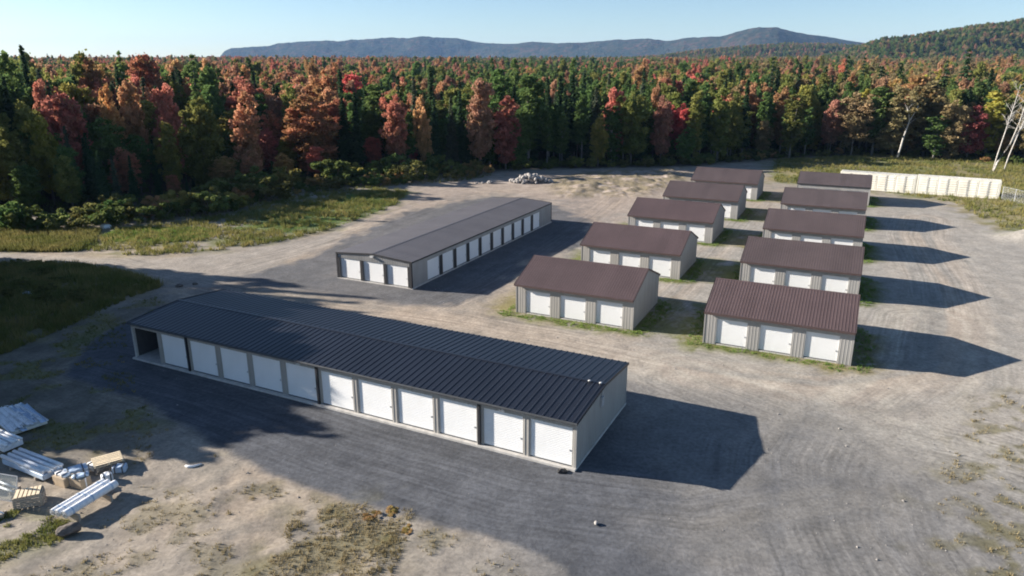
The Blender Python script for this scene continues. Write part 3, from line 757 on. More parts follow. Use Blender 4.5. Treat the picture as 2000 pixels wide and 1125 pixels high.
# ---- long building in the foreground: an open bay and eleven doors
def long_a():
    root = empty('storage_building', (A_O[0], A_O[1], 0), A_YAW)
    tag(root, 'long dark charcoal-roofed storage building in the foreground with eleven white doors', 'building')
    L_, W_, hw, hr = A_L, A_W, 2.93, 3.33; oh = .16
    pitch = L_ / 12; pw = .46; dw = pitch - pw; dh = 2.42; wall = M['wall_greige']
    slope = (hr - hw) / (W_ / 2 + oh); wt = hw + slope * oh - .09
    MB().box(-.05, L_ + .05, -.22, W_ + .05, -.25, .10).build('foundation', M['concrete'], root)
    hd = MB(); box_wall(hd, (0, 0), (L_, 0), .10 + dh, wt, .1); ribbed(hd, (0, 0), (L_, 0), .10 + dh, lambda s: wt, .3, .022)
    hd.build('front_header', wall, root)
    for i in range(13):
        x0 = i * pitch - pw / 2; x1 = x0 + pw
        if i == 0: x0, x1 = 0.0, .16
        if i == 12: x1 = L_
        if i == 1: x0 += .06
        pm = MB(); box_wall(pm, (x0, 0), (x1, 0), .1, .1 + dh, .2); ribbed(pm, (x0, 0), (x1, 0), .1, lambda s: .1 + dh, .23, .022)
        pm.build('wall_panel' if i else 'corner_post', M['lamp'] if i == 0 else wall, root)
        if 1 <= i < 12: add_door(root, i * pitch + pw / 2, .085, .1, dw if i < 11 else dw, dh)
        if i in (2, 6, 10):
            MB().box(i * pitch - .10, i * pitch + .06, -.14, -.03, .0, hw - .16).build('downspout', M['trim_dark'], root)
        if i in (5, 10):
            MB().box(i * pitch + pitch * .5 - .17, i * pitch + pitch * .5 + .17, -.17, -.03, .1 + dh + .12, .1 + dh + .25).build('door_lamp', M['lamp'], root)
    peak = hr - .092
    gt = lambda s: (wt - .002) + (peak - wt) * (1 - abs(s - W_ / 2) / (W_ / 2))
    for nm, p0, p1, tp in (('gable_wall', (L_, 0), (L_, W_), 1), ('gable_wall', (0, W_), (0, 0), 1), ('back_wall', (L_, W_), (0, W_), 0)):
        g = MB()
        if tp: box_wall(g, p0, p1, .1, (wt - .002, peak), .1); ribbed(g, p0, p1, .1, gt, .3, .018)
        else: box_wall(g, p0, p1, .1, wt - .002, .1); ribbed(g, p0, p1, .1, lambda s: wt - .002, .3, .022)
        g.build(nm, wall, root)
    # inside the open bay
    MB().box(pitch - .05, pitch + .05, .2, W_ - .11, .1, wt - .01).build('partition_wall', M['interior'], root)
    MB().box(.105, .125, .21, W_ - .12, .116, wt - .01).build('lining', M['interior'], root)
    MB().box(.13, pitch - .06, W_ - .14, W_ - .115, .116, wt - .01).build('lining', M['interior'], root)
    MB().box(.12, pitch - .06, -.215, W_ - .12, .101, .115).build('bay_floor', M['concrete'], root)
    for cx, cy in ((L_, 0), (L_, W_), (0, W_)):
        sx = -1 if cx == 0 else 1; sy = -1 if cy == 0 else 1
        MB().box(min(cx + sx * .03, cx - sx * .1), max(cx + sx * .03, cx - sx * .1), min(cy + sy * .03, cy - sy * .1), max(cy + sy * .03, cy - sy * .1), .05, wt - .012).build('corner_trim', wall, root)
    # half-round gutter along the front
    pr = [(-oh - .006, hw + .005)] + [(-oh - .08 + .075 * math.cos(t), hw - .03 + .085 * math.sin(t)) for t in np.linspace(0, -math.pi, 8)] + [(-oh - .165, hw + .005), (-oh - .15, hw + .005)]
    pr += [(-oh - .08 + .062 * math.cos(t), hw - .03 + .07 * math.sin(t)) for t in np.linspace(-math.pi, 0, 8)]
    MB().prism(pr, -.08, L_ + .08).build('gutter', M['gutter'], root)
    for k in range(12):
        s = (k + .5) * pitch
        MB().box(s - .02, s + .02, -oh - .172, -oh + .02, hw - .135, hw - .115).build('gutter_bracket', M['gutter'], root)
    make_roof(root, L_, W_, hw, hr, oh, .07, .904, .452, .032, M['roof_charcoal'], M['trim_dark'])
    # twin floodlight heads on a short bracket at the ridge end, electric box under them
    for s in (-.95, -.25):
        f = MB(); f.tube([(L_ + s, W_ / 2 - .15, hr + .0), (L_ + s, W_ / 2 - .15, hr + .08)], .02, 6)
        f.tube([(L_ + s - .02, W_ / 2 - .22, hr + .11), (L_ + s + .07, W_ / 2 - .17, hr + .11), (L_ + s + .12, W_ / 2 - .14, hr + .10)], [.03, .055, .07], 10)
        f.build('floodlight', M['lamp'], root, True)
    MB().box(L_ + .02, L_ + .14, W_ / 2 - .75, W_ / 2 - .35, 2.15, 2.75).build('meter_box', M['steel'], root)
    MB().tube([(L_ + .08, W_ / 2 - .55, 2.75), (L_ + .08, W_ / 2 - .5, 3.12)], .03, 6).build('conduit', M['steel'], root)
    return root
long_a()

# ---- second long building, gable end with three doors, ten doors down the side
def long_b():
    root = empty('storage_building', (B_O[0], B_O[1], 0), B_YAW)
    tag(root, 'long grey-roofed storage building in the middle with three doors in its near end', 'building')
    L_, W_, hw, hr = B_L, B_W, 2.78, 3.12; oh = .06; wall = M['wall_grey']
    slope = (hr - hw) / (W_ / 2 + oh); wt = hw + slope * oh - .09
    MB().box(-.10, L_ + .05, -.10, W_ + .05, -.25, .08).build('foundation', M['concrete'], root)
    dh = 2.15; peak = hr - .092
    # long side, y=0 : blank bay, ten doors, blank end bay
    pitch = 2.93; s0 = 2.65; dw = 2.36; gap = pitch - dw
    zt = .08 + dh
    hd = MB(); box_wall(hd, (0, 0), (L_, 0), zt, wt, .1); ribbed(hd, (0, 0), (L_, 0), zt, lambda s: wt, .3, .02); hd.build('side_header', wall, root)
    edges = [0.0]
    for i in range(10): edges += [s0 + i * pitch + .28, s0 + i * pitch + .28 + dw]
    edges.append(L_)
    for k in range(0, len(edges), 2):
        a, b_ = edges[k], edges[k + 1]
        pm = MB(); box_wall(pm, (a, 0), (b_, 0), .08, zt, .2); ribbed(pm, (a, 0), (b_, 0), .08, lambda s: zt, .24, .02)
        pm.build('wall_panel', wall, root)
        if 2 <= k < len(edges) - 2:
            MB().box((a + b_) / 2 - .26, (a + b_) / 2 + .26, -.075, -.03, .08, zt).build('door_post', M['trim_dark'], root)
    for i in range(10): add_door(root, s0 + i * pitch + .28, .09, .08, dw, dh)
    # near end, x=0 : three doors, facing -x ; local run goes from y=W to y=0
    gp = (W_ - 3 * 2.42) / 4
    gt = lambda s: (wt - .002) + (peak - wt) * (1 - abs(s - W_ / 2) / (W_ / 2))
    hd = MB(); ribbed(hd, (0, W_), (0, 0), zt, gt, .2, .02)
    # backing
    vs = [(.004, 0, zt), (.004, W_, zt), (.004, W_, wt - .003), (.004, W_ / 2, peak - .002), (.004, 0, wt - .003)]
    hd.add(vs + [(.1, y, z) for _, y, z in vs], [(0, 1, 2, 3, 4), (9, 8, 7, 6, 5), (0, 5, 6, 1)])
    hd.build('gable_header', wall, root)
    y = 0.0
    for i in range(4):
        y0 = W_ - i * (gp + 2.42); y1 = y0 - gp
        pm = MB(); box_wall(pm, (0, y0), (0, y1), .08, zt, .2); ribbed(pm, (0, y0), (0, y1), .08, lambda s: zt, .25, .02); pm.build('wall_panel', wall, root)
        MB().box(-.10, -.03, (y0 + y1) / 2 - .17, (y0 + y1) / 2 + .17, .08, zt + .02).build('door_post', M['trim_dark'], root)
        if i < 3: add_door(root, .09, y1, .08, 2.42, dh, -math.pi / 2)
    for nm, p0, p1, tp in (('gable_wall', (L_, 0), (L_, W_), 1), ('back_wall', (L_, W_), (0, W_), 0)):
        g = MB()
        if tp: box_wall(g, p0, p1, .08, (wt - .002, peak), .1); ribbed(g, p0, p1, .08, gt, .3, .02)
        else: box_wall(g, p0, p1, .08, wt - .002, .1); ribbed(g, p0, p1, .08, lambda s: wt - .002, .3, .02)
        g.build(nm, wall, root)
    for cx, cy in ((0, 0), (L_, 0), (L_, W_), (0, W_)):
        sx = -1 if cx == 0 else 1; sy = -1 if cy == 0 else 1
        MB().box(min(cx + sx * .11, cx - sx * .1), max(cx + sx * .11, cx - sx * .1), min(cy + sy * .035, cy - sy * .16), max(cy + sy * .035, cy - sy * .16), .05, wt - .012).build('corner_trim', M['trim_dark'], root)
    MB().box(-.05, L_ + .05, -oh - .03, -oh - .005, hw - .14, hw + .01).build('fascia', M['trim_dark'], root)
    make_roof(root, L_, W_, hw, hr, oh, .08, .914, .457, .03, M['roof_grey'], M['trim_dark'])
    MB().box(-.30, -.05, W_ / 2 - .2, W_ / 2 + .2, hr - .36, hr - .20).build('gable_lamp', M['lamp'], root)
    return root
long_b()

# ------------------------------------------------------------------ two white side-door containers end to end
def container(x, y, yaw, label):
    root = empty('shipping_container', (x, y, float(ground_h(x, y)) + .10), yaw)
    tag(root, label, 'container', 'white shipping containers end to end')
    L_, W_, H_ = 12.19, 2.44, 3.0; mt = M['white_metal']
    b_ = MB(); b_.box(.02, L_ - .02, .06, W_ - .02, .02, H_ - .02)
    body = b_.build('body', mt, root)
    for s in (0, L_ - .16):
        for t in (0, W_ - .16): MB().box(s, s + .16, t, t + .16, -.02, H_ + .004).build('corner_post', mt, root)
    MB().box(.16, L_ - .16, -.01, .08, H_ - .16, H_).build('top_rail', mt, root)
    MB().box(.16, L_ - .16, -.01, .08, 0, .17).build('bottom_rail', mt, root)
    rf = MB(); n = 60; vs = []
    for i in range(n + 1):
        for k, d in ((0, 0), (.3, .0), (.45, .03), (.85, .03)):
            s = .02 + (L_ - .04) * min(1, (i + k) / n)
            if i == n and k: break
            vs += [(s, .03, H_ - .018 + d), (s, W_ - .03, H_ - .018 + d)]
    rf.add(vs, [(2 * i, 2 * i + 2, 2 * i + 3, 2 * i + 1) for i in range(len(vs) // 2 - 1)]); rf.build('roof', mt, root)
    # four pairs of side doors with pressed panels, locking bars, hinges
    dl = (L_ - .32 - 5 * .12) / 8
    for k in range(8):
        s = .16 + .12 + k * dl + (k // 2) * .12
        d = MB(); d.box(s + .01, s + dl - .01, 0, .055, .18, H_ - .17)
        for q in range(6):
            z0 = .34 + q * (H_ - .62) / 6; z1 = z0 + (H_ - .62) / 6 - .10
            d.add([(s + .12, -.001, z0), (s + dl - .12, -.001, z0), (s + dl - .12, -.001, z1), (s + .12, -.001, z1), (s + .16, -.035, z0 + .06), (s + dl - .16, -.035, z0 + .06), (s + dl - .16, -.035, z1 - .06), (s + .16, -.035, z1 - .06)],
                  [(0, 1, 5, 4), (1, 2, 6, 5), (2, 3, 7, 6), (3, 0, 4, 7), (4, 5, 6, 7)])
        door = d.build('side_door', mt, root)
        e = s + (dl - .08 if k % 2 == 0 else .08)
        MB().tube([(e, -.05, .14), (e, -.05, H_ - .12)], .022, 6).build('locking_bar', M['steel'], door)
        MB().box(e - .10, e + .10, -.075, -.045, 1.15, 1.20).build('handle', M['steel'], door)
    for k in range(5):
        s = .16 + .12 * .5 + k * (2 * dl + .12) - .05
        MB().box(s, s + .10, -.02, .05, .17, H_ - .16).build('door_post', mt, root)
    MB().box(0, .3, .2, W_ - .2, -.2, -.025).build('support_block', M['wood_grey'], root)
    MB().box(L_ - .3, L_, .2, W_ - .2, -.2, -.025).build('support_block', M['wood_grey'], root)
    return root
CY = R(-31.2)
container(59.45, 130.75, CY, 'white container half hidden behind the farthest right-row shed')
container(59.45 + 12.3 * math.cos(CY), 130.75 + 12.3 * math.sin(CY), CY, 'white container at the right end, touching the wire fence')

# ------------------------------------------------------------------ wire fence at the right
def fence():
    P = [(80.3, 117.2), (80.2, 114.0), (79.6, 110.4), (81.5, 106.5), (84, 103), (88, 99.5)]
    root = empty('wire_fence', (P[0][0], P[0][1], 0))
    tag(root, 'chain-link wire fence on thin steel posts running from the container to the right', 'fence')
    ox, oy = P[0]
    for (x, y) in P:
        z = float(ground_h(x, y))
        MB().tube([(x - ox, y - oy, z - .2), (x - ox, y - oy, z + 2.15)], .045, 8).build('post', M['steel'], root)
    for (x0, y0), (x1, y1) in zip(P[:-1], P[1:]):
        z0, z1 = float(ground_h(x0, y0)), float(ground_h(x1, y1))
        MB().tube([(x0 - ox, y0 - oy, z0 + 2.1), (x1 - ox, y1 - oy, z1 + 2.1)], .025, 6).build('top_rail', M['steel'], root)
        mb = MB(); l = math.hypot(x1 - x0, y1 - y0); st = .16; n = int(l / st); k = int(2.0 / st)
        def q(s, h): t = s / l; return (x0 - ox + (x1 - x0) * t, y0 - oy + (y1 - y0) * t, z0 + (z1 - z0) * t + .06 + h)
        for i in range(-k, n):
            for sg in (0, 1):
                a0, a1 = i * st, (i + k) * st; c0, c1 = max(a0, 0), min(a1, l)
                if c1 <= c0: continue
                h0, h1 = c0 - a0, c1 - a0
                if sg: h0, h1 = k * st - h0, k * st - h1
                A, B = q(c0, h0), q(c1, h1); w = .006
                mb.add([(A[0], A[1], A[2] - w), (B[0], B[1], B[2] - w), (B[0], B[1], B[2] + w), (A[0], A[1], A[2] + w)], [(0, 1, 2, 3)])
        mb.build('wire_mesh', M['steel'], root)
fence()

# ------------------------------------------------------------------ trees
def leaf_mesh(name, C, U, V, var, mat):
    n = len(C)
    P = np.stack([C - U - V, C + U - V * .6, C + U * .8 + V, C - U * .7 + V * .8], 1).reshape(-1, 3)
    me = bpy.data.meshes.new(name)
    me.vertices.add(4 * n); me.vertices.foreach_set('co', P.ravel())
    me.loops.add(4 * n); me.loops.foreach_set('vertex_index', np.arange(4 * n, dtype=np.int32))
    me.polygons.add(n); me.polygons.foreach_set('loop_start', np.arange(0, 4 * n, 4, dtype=np.int32))
    at = me.attributes.new('var', 'FLOAT', 'POINT'); at.data.foreach_set('value', np.repeat(np.clip(var, 0, 1), 4))
    me.materials.append(mat); me.update(); me.validate()
    return me

def rand_dirs(n, r):
    v = r.normal(size=(n, 3)); return v / np.linalg.norm(v, axis=1)[:, None]

def quads_from(C, size, r, up=0.0):
    n = len(C); N_ = rand_dirs(n, r); N_[:, 2] += up; N_ /= np.linalg.norm(N_, axis=1)[:, None]
    A = np.cross(N_, rand_dirs(n, r)); A /= np.linalg.norm(A, axis=1)[:, None] + 1e-9
    B = np.cross(N_, A)
    return A * (size * .5)[:, None], B * (size * .42)[:, None]

def crown_clumps(H, Rr, base, seed, nclump, per, leaf, shape=1.0, uneven=.35):
    """uneven crown of leafy clumps round limbs: clump centres and leaf quads"""
    r = np.random.default_rng(seed)
    cz = (H + base) / 2; hz = (H - base) / 2
    d = rand_dirs(nclump, r); rad = r.uniform(.25, 1, nclump) ** .45
    lob = 1 + uneven * np.sin(d[:, 0] * 3 + seed) * np.cos(d[:, 1] * 4 + seed * 2) + r.uniform(-.2, .18, nclump)
    c = d * np.stack([rad * lob, rad * lob, np.minimum(rad * lob, .9 - .06 * r.random(nclump))], 1) * np.array([Rr, Rr, hz])
    tz = c[:, 2] / hz
    taper = np.clip(1.06 - .42 * np.clip(tz, 0, 2) ** 1.5 * shape - .18 * np.clip(-tz, 0, 2), .2, 1.2)
    c[:, :2] *= taper[:, None]
    c[:, 2] += cz
    cr = r.uniform(.5, 1.25, nclump) * Rr * .225
    cr *= np.clip(1.25 - .4 * np.clip(tz, 0, 1), .5, 1.3)
    Cs, Us, Vs, va = [], [], [], []
    for i in range(nclump):
        k = int(per * r.uniform(.6, 1.35) * np.clip(cr[i] / (Rr * .2), .5, 1.7))
        q = rand_dirs(k, r) * (r.uniform(.15, 1, k) ** .45)[:, None] * cr[i] * np.array([1.15, 1.15, .78])
        C = c[i] + q
        U, V = quads_from(C, r.uniform(.6, 1.35, k) * leaf, r, .35)
        Cs.append(C); Us.append(U); Vs.append(V)
        va.append(np.clip(r.uniform(.05, .95) + r.normal(0, .13, k), 0, 1))
    return c, np.concatenate(Cs), np.concatenate(Us), np.concatenate(Vs), np.concatenate(va)

def trunk_mesh(H, rad, limbs, seed, top=.75, mat=None, name='trunk'):
    r = random.Random(seed); mb = MB()
    pts = []; x = y = 0
    for i in range(6):
        t = i / 5; pts.append((x, y, -.3 + (H * top + .3) * t)); x += r.uniform(-.12, .12) * H * .03; y += r.uniform(-.12, .12) * H * .03
    mb.tube(pts, [rad * (1.25 - 1.0 * (i / 5) ** .8) for i in range(6)], 7)
    for c in limbs:
        z = min(c[2] * r.uniform(.45, .7), H * top * .95); t = z / (H * top)
        k = min(4, int(t * 5)); a = Vector(pts[k]).lerp(Vector(pts[k + 1]), t * 5 - k)
        e = Vector(c); mid = a.lerp(e, .5) + Vector((0, 0, -.04 * H * r.random()))
        mb.tube([a, mid, e], [rad * .38, rad * .25, rad * .08], 5, False)
    return mb.mesh(name, mat or M['bark'], True)

def crown_leaders(H, Rr, base, seed, nlead, nclump, per, leaf):
    """ragged flame-like crown: several leaders of unequal height, each hung with leafy sprays"""
    r = np.random.default_rng(seed); lead = [(0, 0, base, H * .97, Rr * r.uniform(.46, .60))]
    for i in range(nlead - 1):
        a = 6.283 * (i + r.uniform(0, .8)) / (nlead - 1); q = r.uniform(.35, .72) * Rr
        lead.append((math.cos(a) * q, math.sin(a) * q, base + r.uniform(-.06, .16) * H, H * r.uniform(.66, .97), Rr * r.uniform(.36, .56)))
    wt_ = np.array([l[4] ** 1.5 * (l[3] - l[2]) for l in lead]); wt_ /= wt_.sum()
    cs, Cs, Us, Vs, va = [], [], [], [], []
    for _ in range(nclump):
        i = r.choice(len(lead), p=wt_); x, y, z0, z1, hw = lead[i]; t = r.uniform(0, 1) ** .9
        w = hw * (math.sin(math.pi * min(1, .14 + .82 * t)) ** .6) * (1.08 - .2 * t) + .1
        a = r.uniform(0, 6.283); q = w * math.sqrt(r.uniform(.1, 1))
        c = np.array([x * (.55 + .6 * t) + math.cos(a) * q, y * (.55 + .6 * t) + math.sin(a) * q, z0 + (z1 - z0) * t])
        cr = hw * r.uniform(.22, .46) * (1.1 - .3 * t) + .12
        k = max(8, int(per * r.uniform(.5, 1.4) * min(1.8, cr / .55)))
        u = rand_dirs(k, r) * (r.uniform(.1, 1, k) ** .5)[:, None] * cr * np.array([1.15, 1.15, .9])
        u += rand_dirs(k, r) * (r.random(k) < .14)[:, None] * cr * r.uniform(.3, 1.1, k)[:, None]
        P = c + u; A, B = quads_from(P, r.uniform(.55, 1.4, k) * leaf, r, .3)
        cs.append(c); Cs.append(P); Us.append(A); Vs.append(B)
        va.append(np.clip(r.beta(1.3, 1.3) * .8 + .25 * (t - .3) + r.normal(0, .12, k), 0, 1))
    return np.array(cs), np.concatenate(Cs), np.concatenate(Us), np.concatenate(Vs), np.concatenate(va)

PROTO = {'maple': [], 'poplar': [], 'spruce': [], 'pine': [], 'shrub': []}
for k in range(8):     # broad ragged crowns, 16 m
    c, C, U, V, va = crown_leaders(16, 3.6, (1.8, 2.6, 3.4, 2.0, 4.0, 2.8, 1.5, 3.2)[k], 100 + k, 5 + k % 4, 165, 46, .40)
    PROTO['maple'].append((leaf_mesh('maple_crown', C, U, V, va, LM['orange']), trunk_mesh(16, .17, c[::14], 10 + k), 16.0, 3.25))
for k in range(5):     # narrower crowns
    c, C, U, V, va = crown_leaders(18, 2.2, 2.6 + k * .6, 200 + k, 3 + k % 2, 140, 44, .36)
    PROTO['poplar'].append((leaf_mesh('poplar_crown', C, U, V, va, LM['green']), trunk_mesh(18, .15, c[::16], 30 + k, .82, M['bark_grey']), 18.0, 2.0))
def spruce_mesh(H, Rr, seed, base=.10, plate=0.0):
    r = np.random.default_rng(seed); Cs, Us, Vs, va = [], [], [], []
    z = H * base; k = 0
    while z < H * .985:
        t = z / H; rr = Rr * (1 - t) ** .82 * r.uniform(.72, 1.12) + .12
        nb = int(5 + 5 * (1 - t) + r.integers(0, 3)); ph = r.uniform(0, 6.28)
        for b_ in range(nb):
            a = ph + 6.283 * b_ / nb + r.normal(0, .22); L_ = rr * r.uniform(.65, 1.18)
            droop = r.uniform(.15, .45) * L_; v0 = r.uniform(0, 1)
            m_ = max(3, int(L_ / .20))
            for j in range(m_):
                f = (j + r.uniform(.2, .9)) / m_
                p = np.array([math.cos(a) * L_ * f, math.sin(a) * L_ * f, z - droop * f ** 1.4 + .12 * L_ * (f > .8)])
                p += r.normal(0, .10, 3)
                w = (.17 + .30 * (1 - f)) * (.7 + .5 * (1 - t)); ln = .26 + .16 * (1 - t)
                dirv = np.array([math.cos(a + r.normal(0, .5)), math.sin(a + r.normal(0, .5)), -.35 + r.normal(0, .25)]); dirv /= np.linalg.norm(dirv)
                sd = np.cross(dirv, [r.normal(0, .5), r.normal(0, .5), 1.0]); sd /= np.linalg.norm(sd)
                Cs.append(p); Us.append(dirv * ln); Vs.append(sd * w); va.append(np.clip(.25 * v0 + .6 * f + r.normal(0, .12), 0, 1))
        z += H * r.uniform(.016, .028) * (1 + plate)
        k += 1
    return np.array(Cs), np.array(Us), np.array(Vs), np.array(va)
for k in range(5):
    C, U, V, va = spruce_mesh(18, (2.2, 2.6, 1.9, 2.9, 2.4)[k], 300 + k, (.06, .1, .16, .05, .12)[k])
    PROTO['spruce'].append((leaf_mesh('spruce_crown', C, U, V, va, LM['dark']), trunk_mesh(18, .17, [], 50 + k, .97), 18.0, 2.5))
for k in range(3):     # pines: open plates of needles
    C, U, V, va = spruce_mesh(22, (3.3, 3.8, 3.5)[k], 400 + k, .30, .9)
    PROTO['pine'].append((leaf_mesh('pine_crown', C, U * 1.35, V * 1.35, va, LM['dark']), trunk_mesh(22, .24, [], 60 + k, .96), 22.0, 3.4))
for k in range(5):     # shrubs 2.4 m
    c, C, U, V, va = crown_clumps(2.4, 1.25, .15, 500 + k, 22, 42, .24, .6, .4)
    mb = MB(); rr = random.Random(k)
    for q in c[::3]: mb.tube([(rr.uniform(-.1, .1), rr.uniform(-.1, .1), -.1), (q[0] * .5, q[1] * .5, q[2] * .5), tuple(q)], [.035, .025, .01], 5, False)
    PROTO['shrub'].append((leaf_mesh('shrub_foliage', C, U, V, va, LM['shrubgreen']), mb.mesh('stem', M['bark']), 2.4, 1.25))

NAME = {'maple': 'maple_tree', 'poplar': 'poplar_tree', 'spruce': 'spruce_tree', 'pine': 'pine_tree', 'shrub': 'shrub'}
TREES = []      # (root, kind, colour, x, y, h, edge distance)
def plant(kind, colour, x, y, h, width=None, seen=True):
    ps = PROTO[kind]; p = ps[rng.randrange(len(ps))]
    root = empty(NAME[kind], (x, y, float(ground_h(x, y)) - .05), rng.uniform(0, 6.28))
    sz = h / p[2]
    sx = (width / (2 * p[3])) if width else sz * rng.uniform(.85, 1.12)
    root.scale = (sx, sx * rng.uniform(.9, 1.1), sz)
    cr = link('foliage' if kind == 'shrub' else 'crown', p[0], root)
    cr.material_slots[0].link = 'OBJECT'; cr.material_slots[0].material = LM[colour]
    link('stem' if kind == 'shrub' else 'trunk', p[1], root)
    TREES.append([root, kind, colour, x, y, h, seen])
    return root

HEROES = [
    ('maple', 'yellow', -73.7, 114.5, 14.2, 4.8),
    ('maple', 'olive', -54.8, 128.2, 16.3, 6.2),
    ('maple', 'yellowolive', -59.1, 125.0, 12.5, 4.3),
    ('maple', 'orange', -51.3, 141.4, 16.7, 5.5),
    ('maple', 'orangeolive', -51.3, 128.2, 6.1, 4.8),
    ('maple', 'orange', -47.3, 130.4, 7.1, 4.6),
    ('maple', 'amber', -44.3, 140.1, 5.2, 4.1),
    ('maple', 'redorange', -41.2, 149.7, 16.0, 9.3),
    ('spruce', 'dark', -34.8, 151.2, 15.5, 4.8),
    ('spruce', 'dark', -32.2, 151.2, 16.3, 5.0),
    ('poplar', 'green', -29.8, 159.9, 18.2, 6.6),
    ('maple', 'pinkred', -23.8, 149.6, 15.8, 5.3),
    ('maple', 'orange', -19.0, 154.2, 15.4, 3.5),
    ('maple', 'scarlet', -30.1, 155.8, 6.9, 3.8),
    ('maple', 'scarlet', -21.8, 159.0, 5.5, 2.2),
    ('maple', 'scarlet', -39.6, 144.7, 6.2, 3.8),
    ('maple', 'rust', -7.0, 154.1, 19.1, 6.0),
    ('maple', 'maroon', -1.5, 155.6, 15.2, 6.7),
    ('spruce', 'grey', -13.0, 155.7, 15.4, 3.3),
    ('spruce', 'dark', -16.5, 155.7, 13.9, 3.9),
    ('poplar', 'green', 3.5, 162.2, 20.0, 7.0),
    ('poplar', 'green', -3.0, 168.5, 21.3, 5.9),
    ('maple', 'yellowolive', 18.7, 158.7, 10.8, 4.0),
    ('maple', 'pinkred', 22.5, 165.6, 16.9, 5.4),
    ('maple', 'rust', 33.7, 165.5, 15.0, 4.7),
    ('poplar', 'olive', 41.7, 167.3, 16.7, 5.1),
    ('poplar', 'olive', 47.6, 169.1, 17.3, 5.4),
    ('maple', 'olive', 26.7, 163.8, 16.2, 6.9),
    ('maple', 'orange', 33.3, 173.0, 17.1, 4.2),
    ('poplar', 'olive', 66.6, 174.8, 15.3, 5.7),
    ('maple', 'browngreen', 92.2, 176.6, 16.4, 11.1),
    ('maple', 'browngreen', 100.3, 177.6, 17.5, 11.4),
    ('maple', 'maroon', 106.7, 170.6, 12.6, 7.0),
    ('maple', 'amber', 113.1, 182.8, 4.1, 3.0),
    ('maple', 'orangeolive', 101.6, 187.3, 19.8, 10.4),
    ('maple', 'browngreen', 102.5, 170.6, 14.3, 8.3),
    ('poplar', 'green', 98.9, 170.7, 10.3, 5.5),
    ('poplar', 'yellow', 110.9, 170.6, 16.6, 7.1),
    ('maple', 'rust', 78.8, 180.9, 13.9, 5.5),
    ('poplar', 'green', 88.3, 178.7, 16.9, 7.0),
    ('maple', 'browngreen', 83.2, 178.7, 15.2, 8.3),
    ('maple', 'scarlet', -39.1, 185.0, 19.6, 7.8),
    ('maple', 'redorange', -45.6, 180.0, 21.0, 8.6),
    ('maple', 'pinkred', -59.5, 165.0, 19.1, 10.1),
    ('maple', 'rust', -48.9, 170.0, 17.2, 5.8),
    ('maple', 'scarlet', 55.7, 230.0, 18.3, 7.2),
    ('maple', 'pinkred', 45.8, 220.0, 18.0, 10.5),
    ('maple', 'orange', 46.4, 205.0, 16.3, 8.4),
    ('pine', 'dark', 79.4, 230.0, 24.8, 6.9),
    ('pine', 'dark', 100.0, 225.0, 24.1, 6.1),
    ('pine', 'dark', 129.7, 215.0, 25.9, 7.3),
    ('spruce', 'dark', -97.4, 150.0, 25.7, 5.3),
    ('pine', 'green', -63.8, 150.0, 24.7, 6.1),
    ('pine', 'green', -78.1, 150.0, 24.4, 6.1),
    ('maple', 'olive', -86.2, 150.0, 24.2, 6.1),
    ('maple', 'pinkred', -79.4, 125.0, 19.5, 4.3),
    ('maple', 'redorange', -84.4, 150.0, 22.9, 6.1),
    ('maple', 'orange', -69.7, 135.0, 18.9, 4.2),
    ('maple', 'pinkred', -62.8, 135.0, 18.5, 5.5),
    ('maple', 'amber', -70.8, 130.0, 18.2, 3.6),
]
SD = (math.cos(SUN_AZ), math.sin(SUN_AZ)); TE = math.tan(SUN_EL)
LZ = POLY['litzone']
def max_height(x, y):
    t = np.arange(1, 75, 1.0)
    d = sdist(LZ, x + SD[0] * t, y + SD[1] * t)
    k = np.nonzero(d < -2.5)[0]
    return 30.0 if len(k) == 0 else t[k[0]] * TE * 1.2
def upx(x, y): return 1000 + 1404.6 * x / (y * .955 + 5.5)

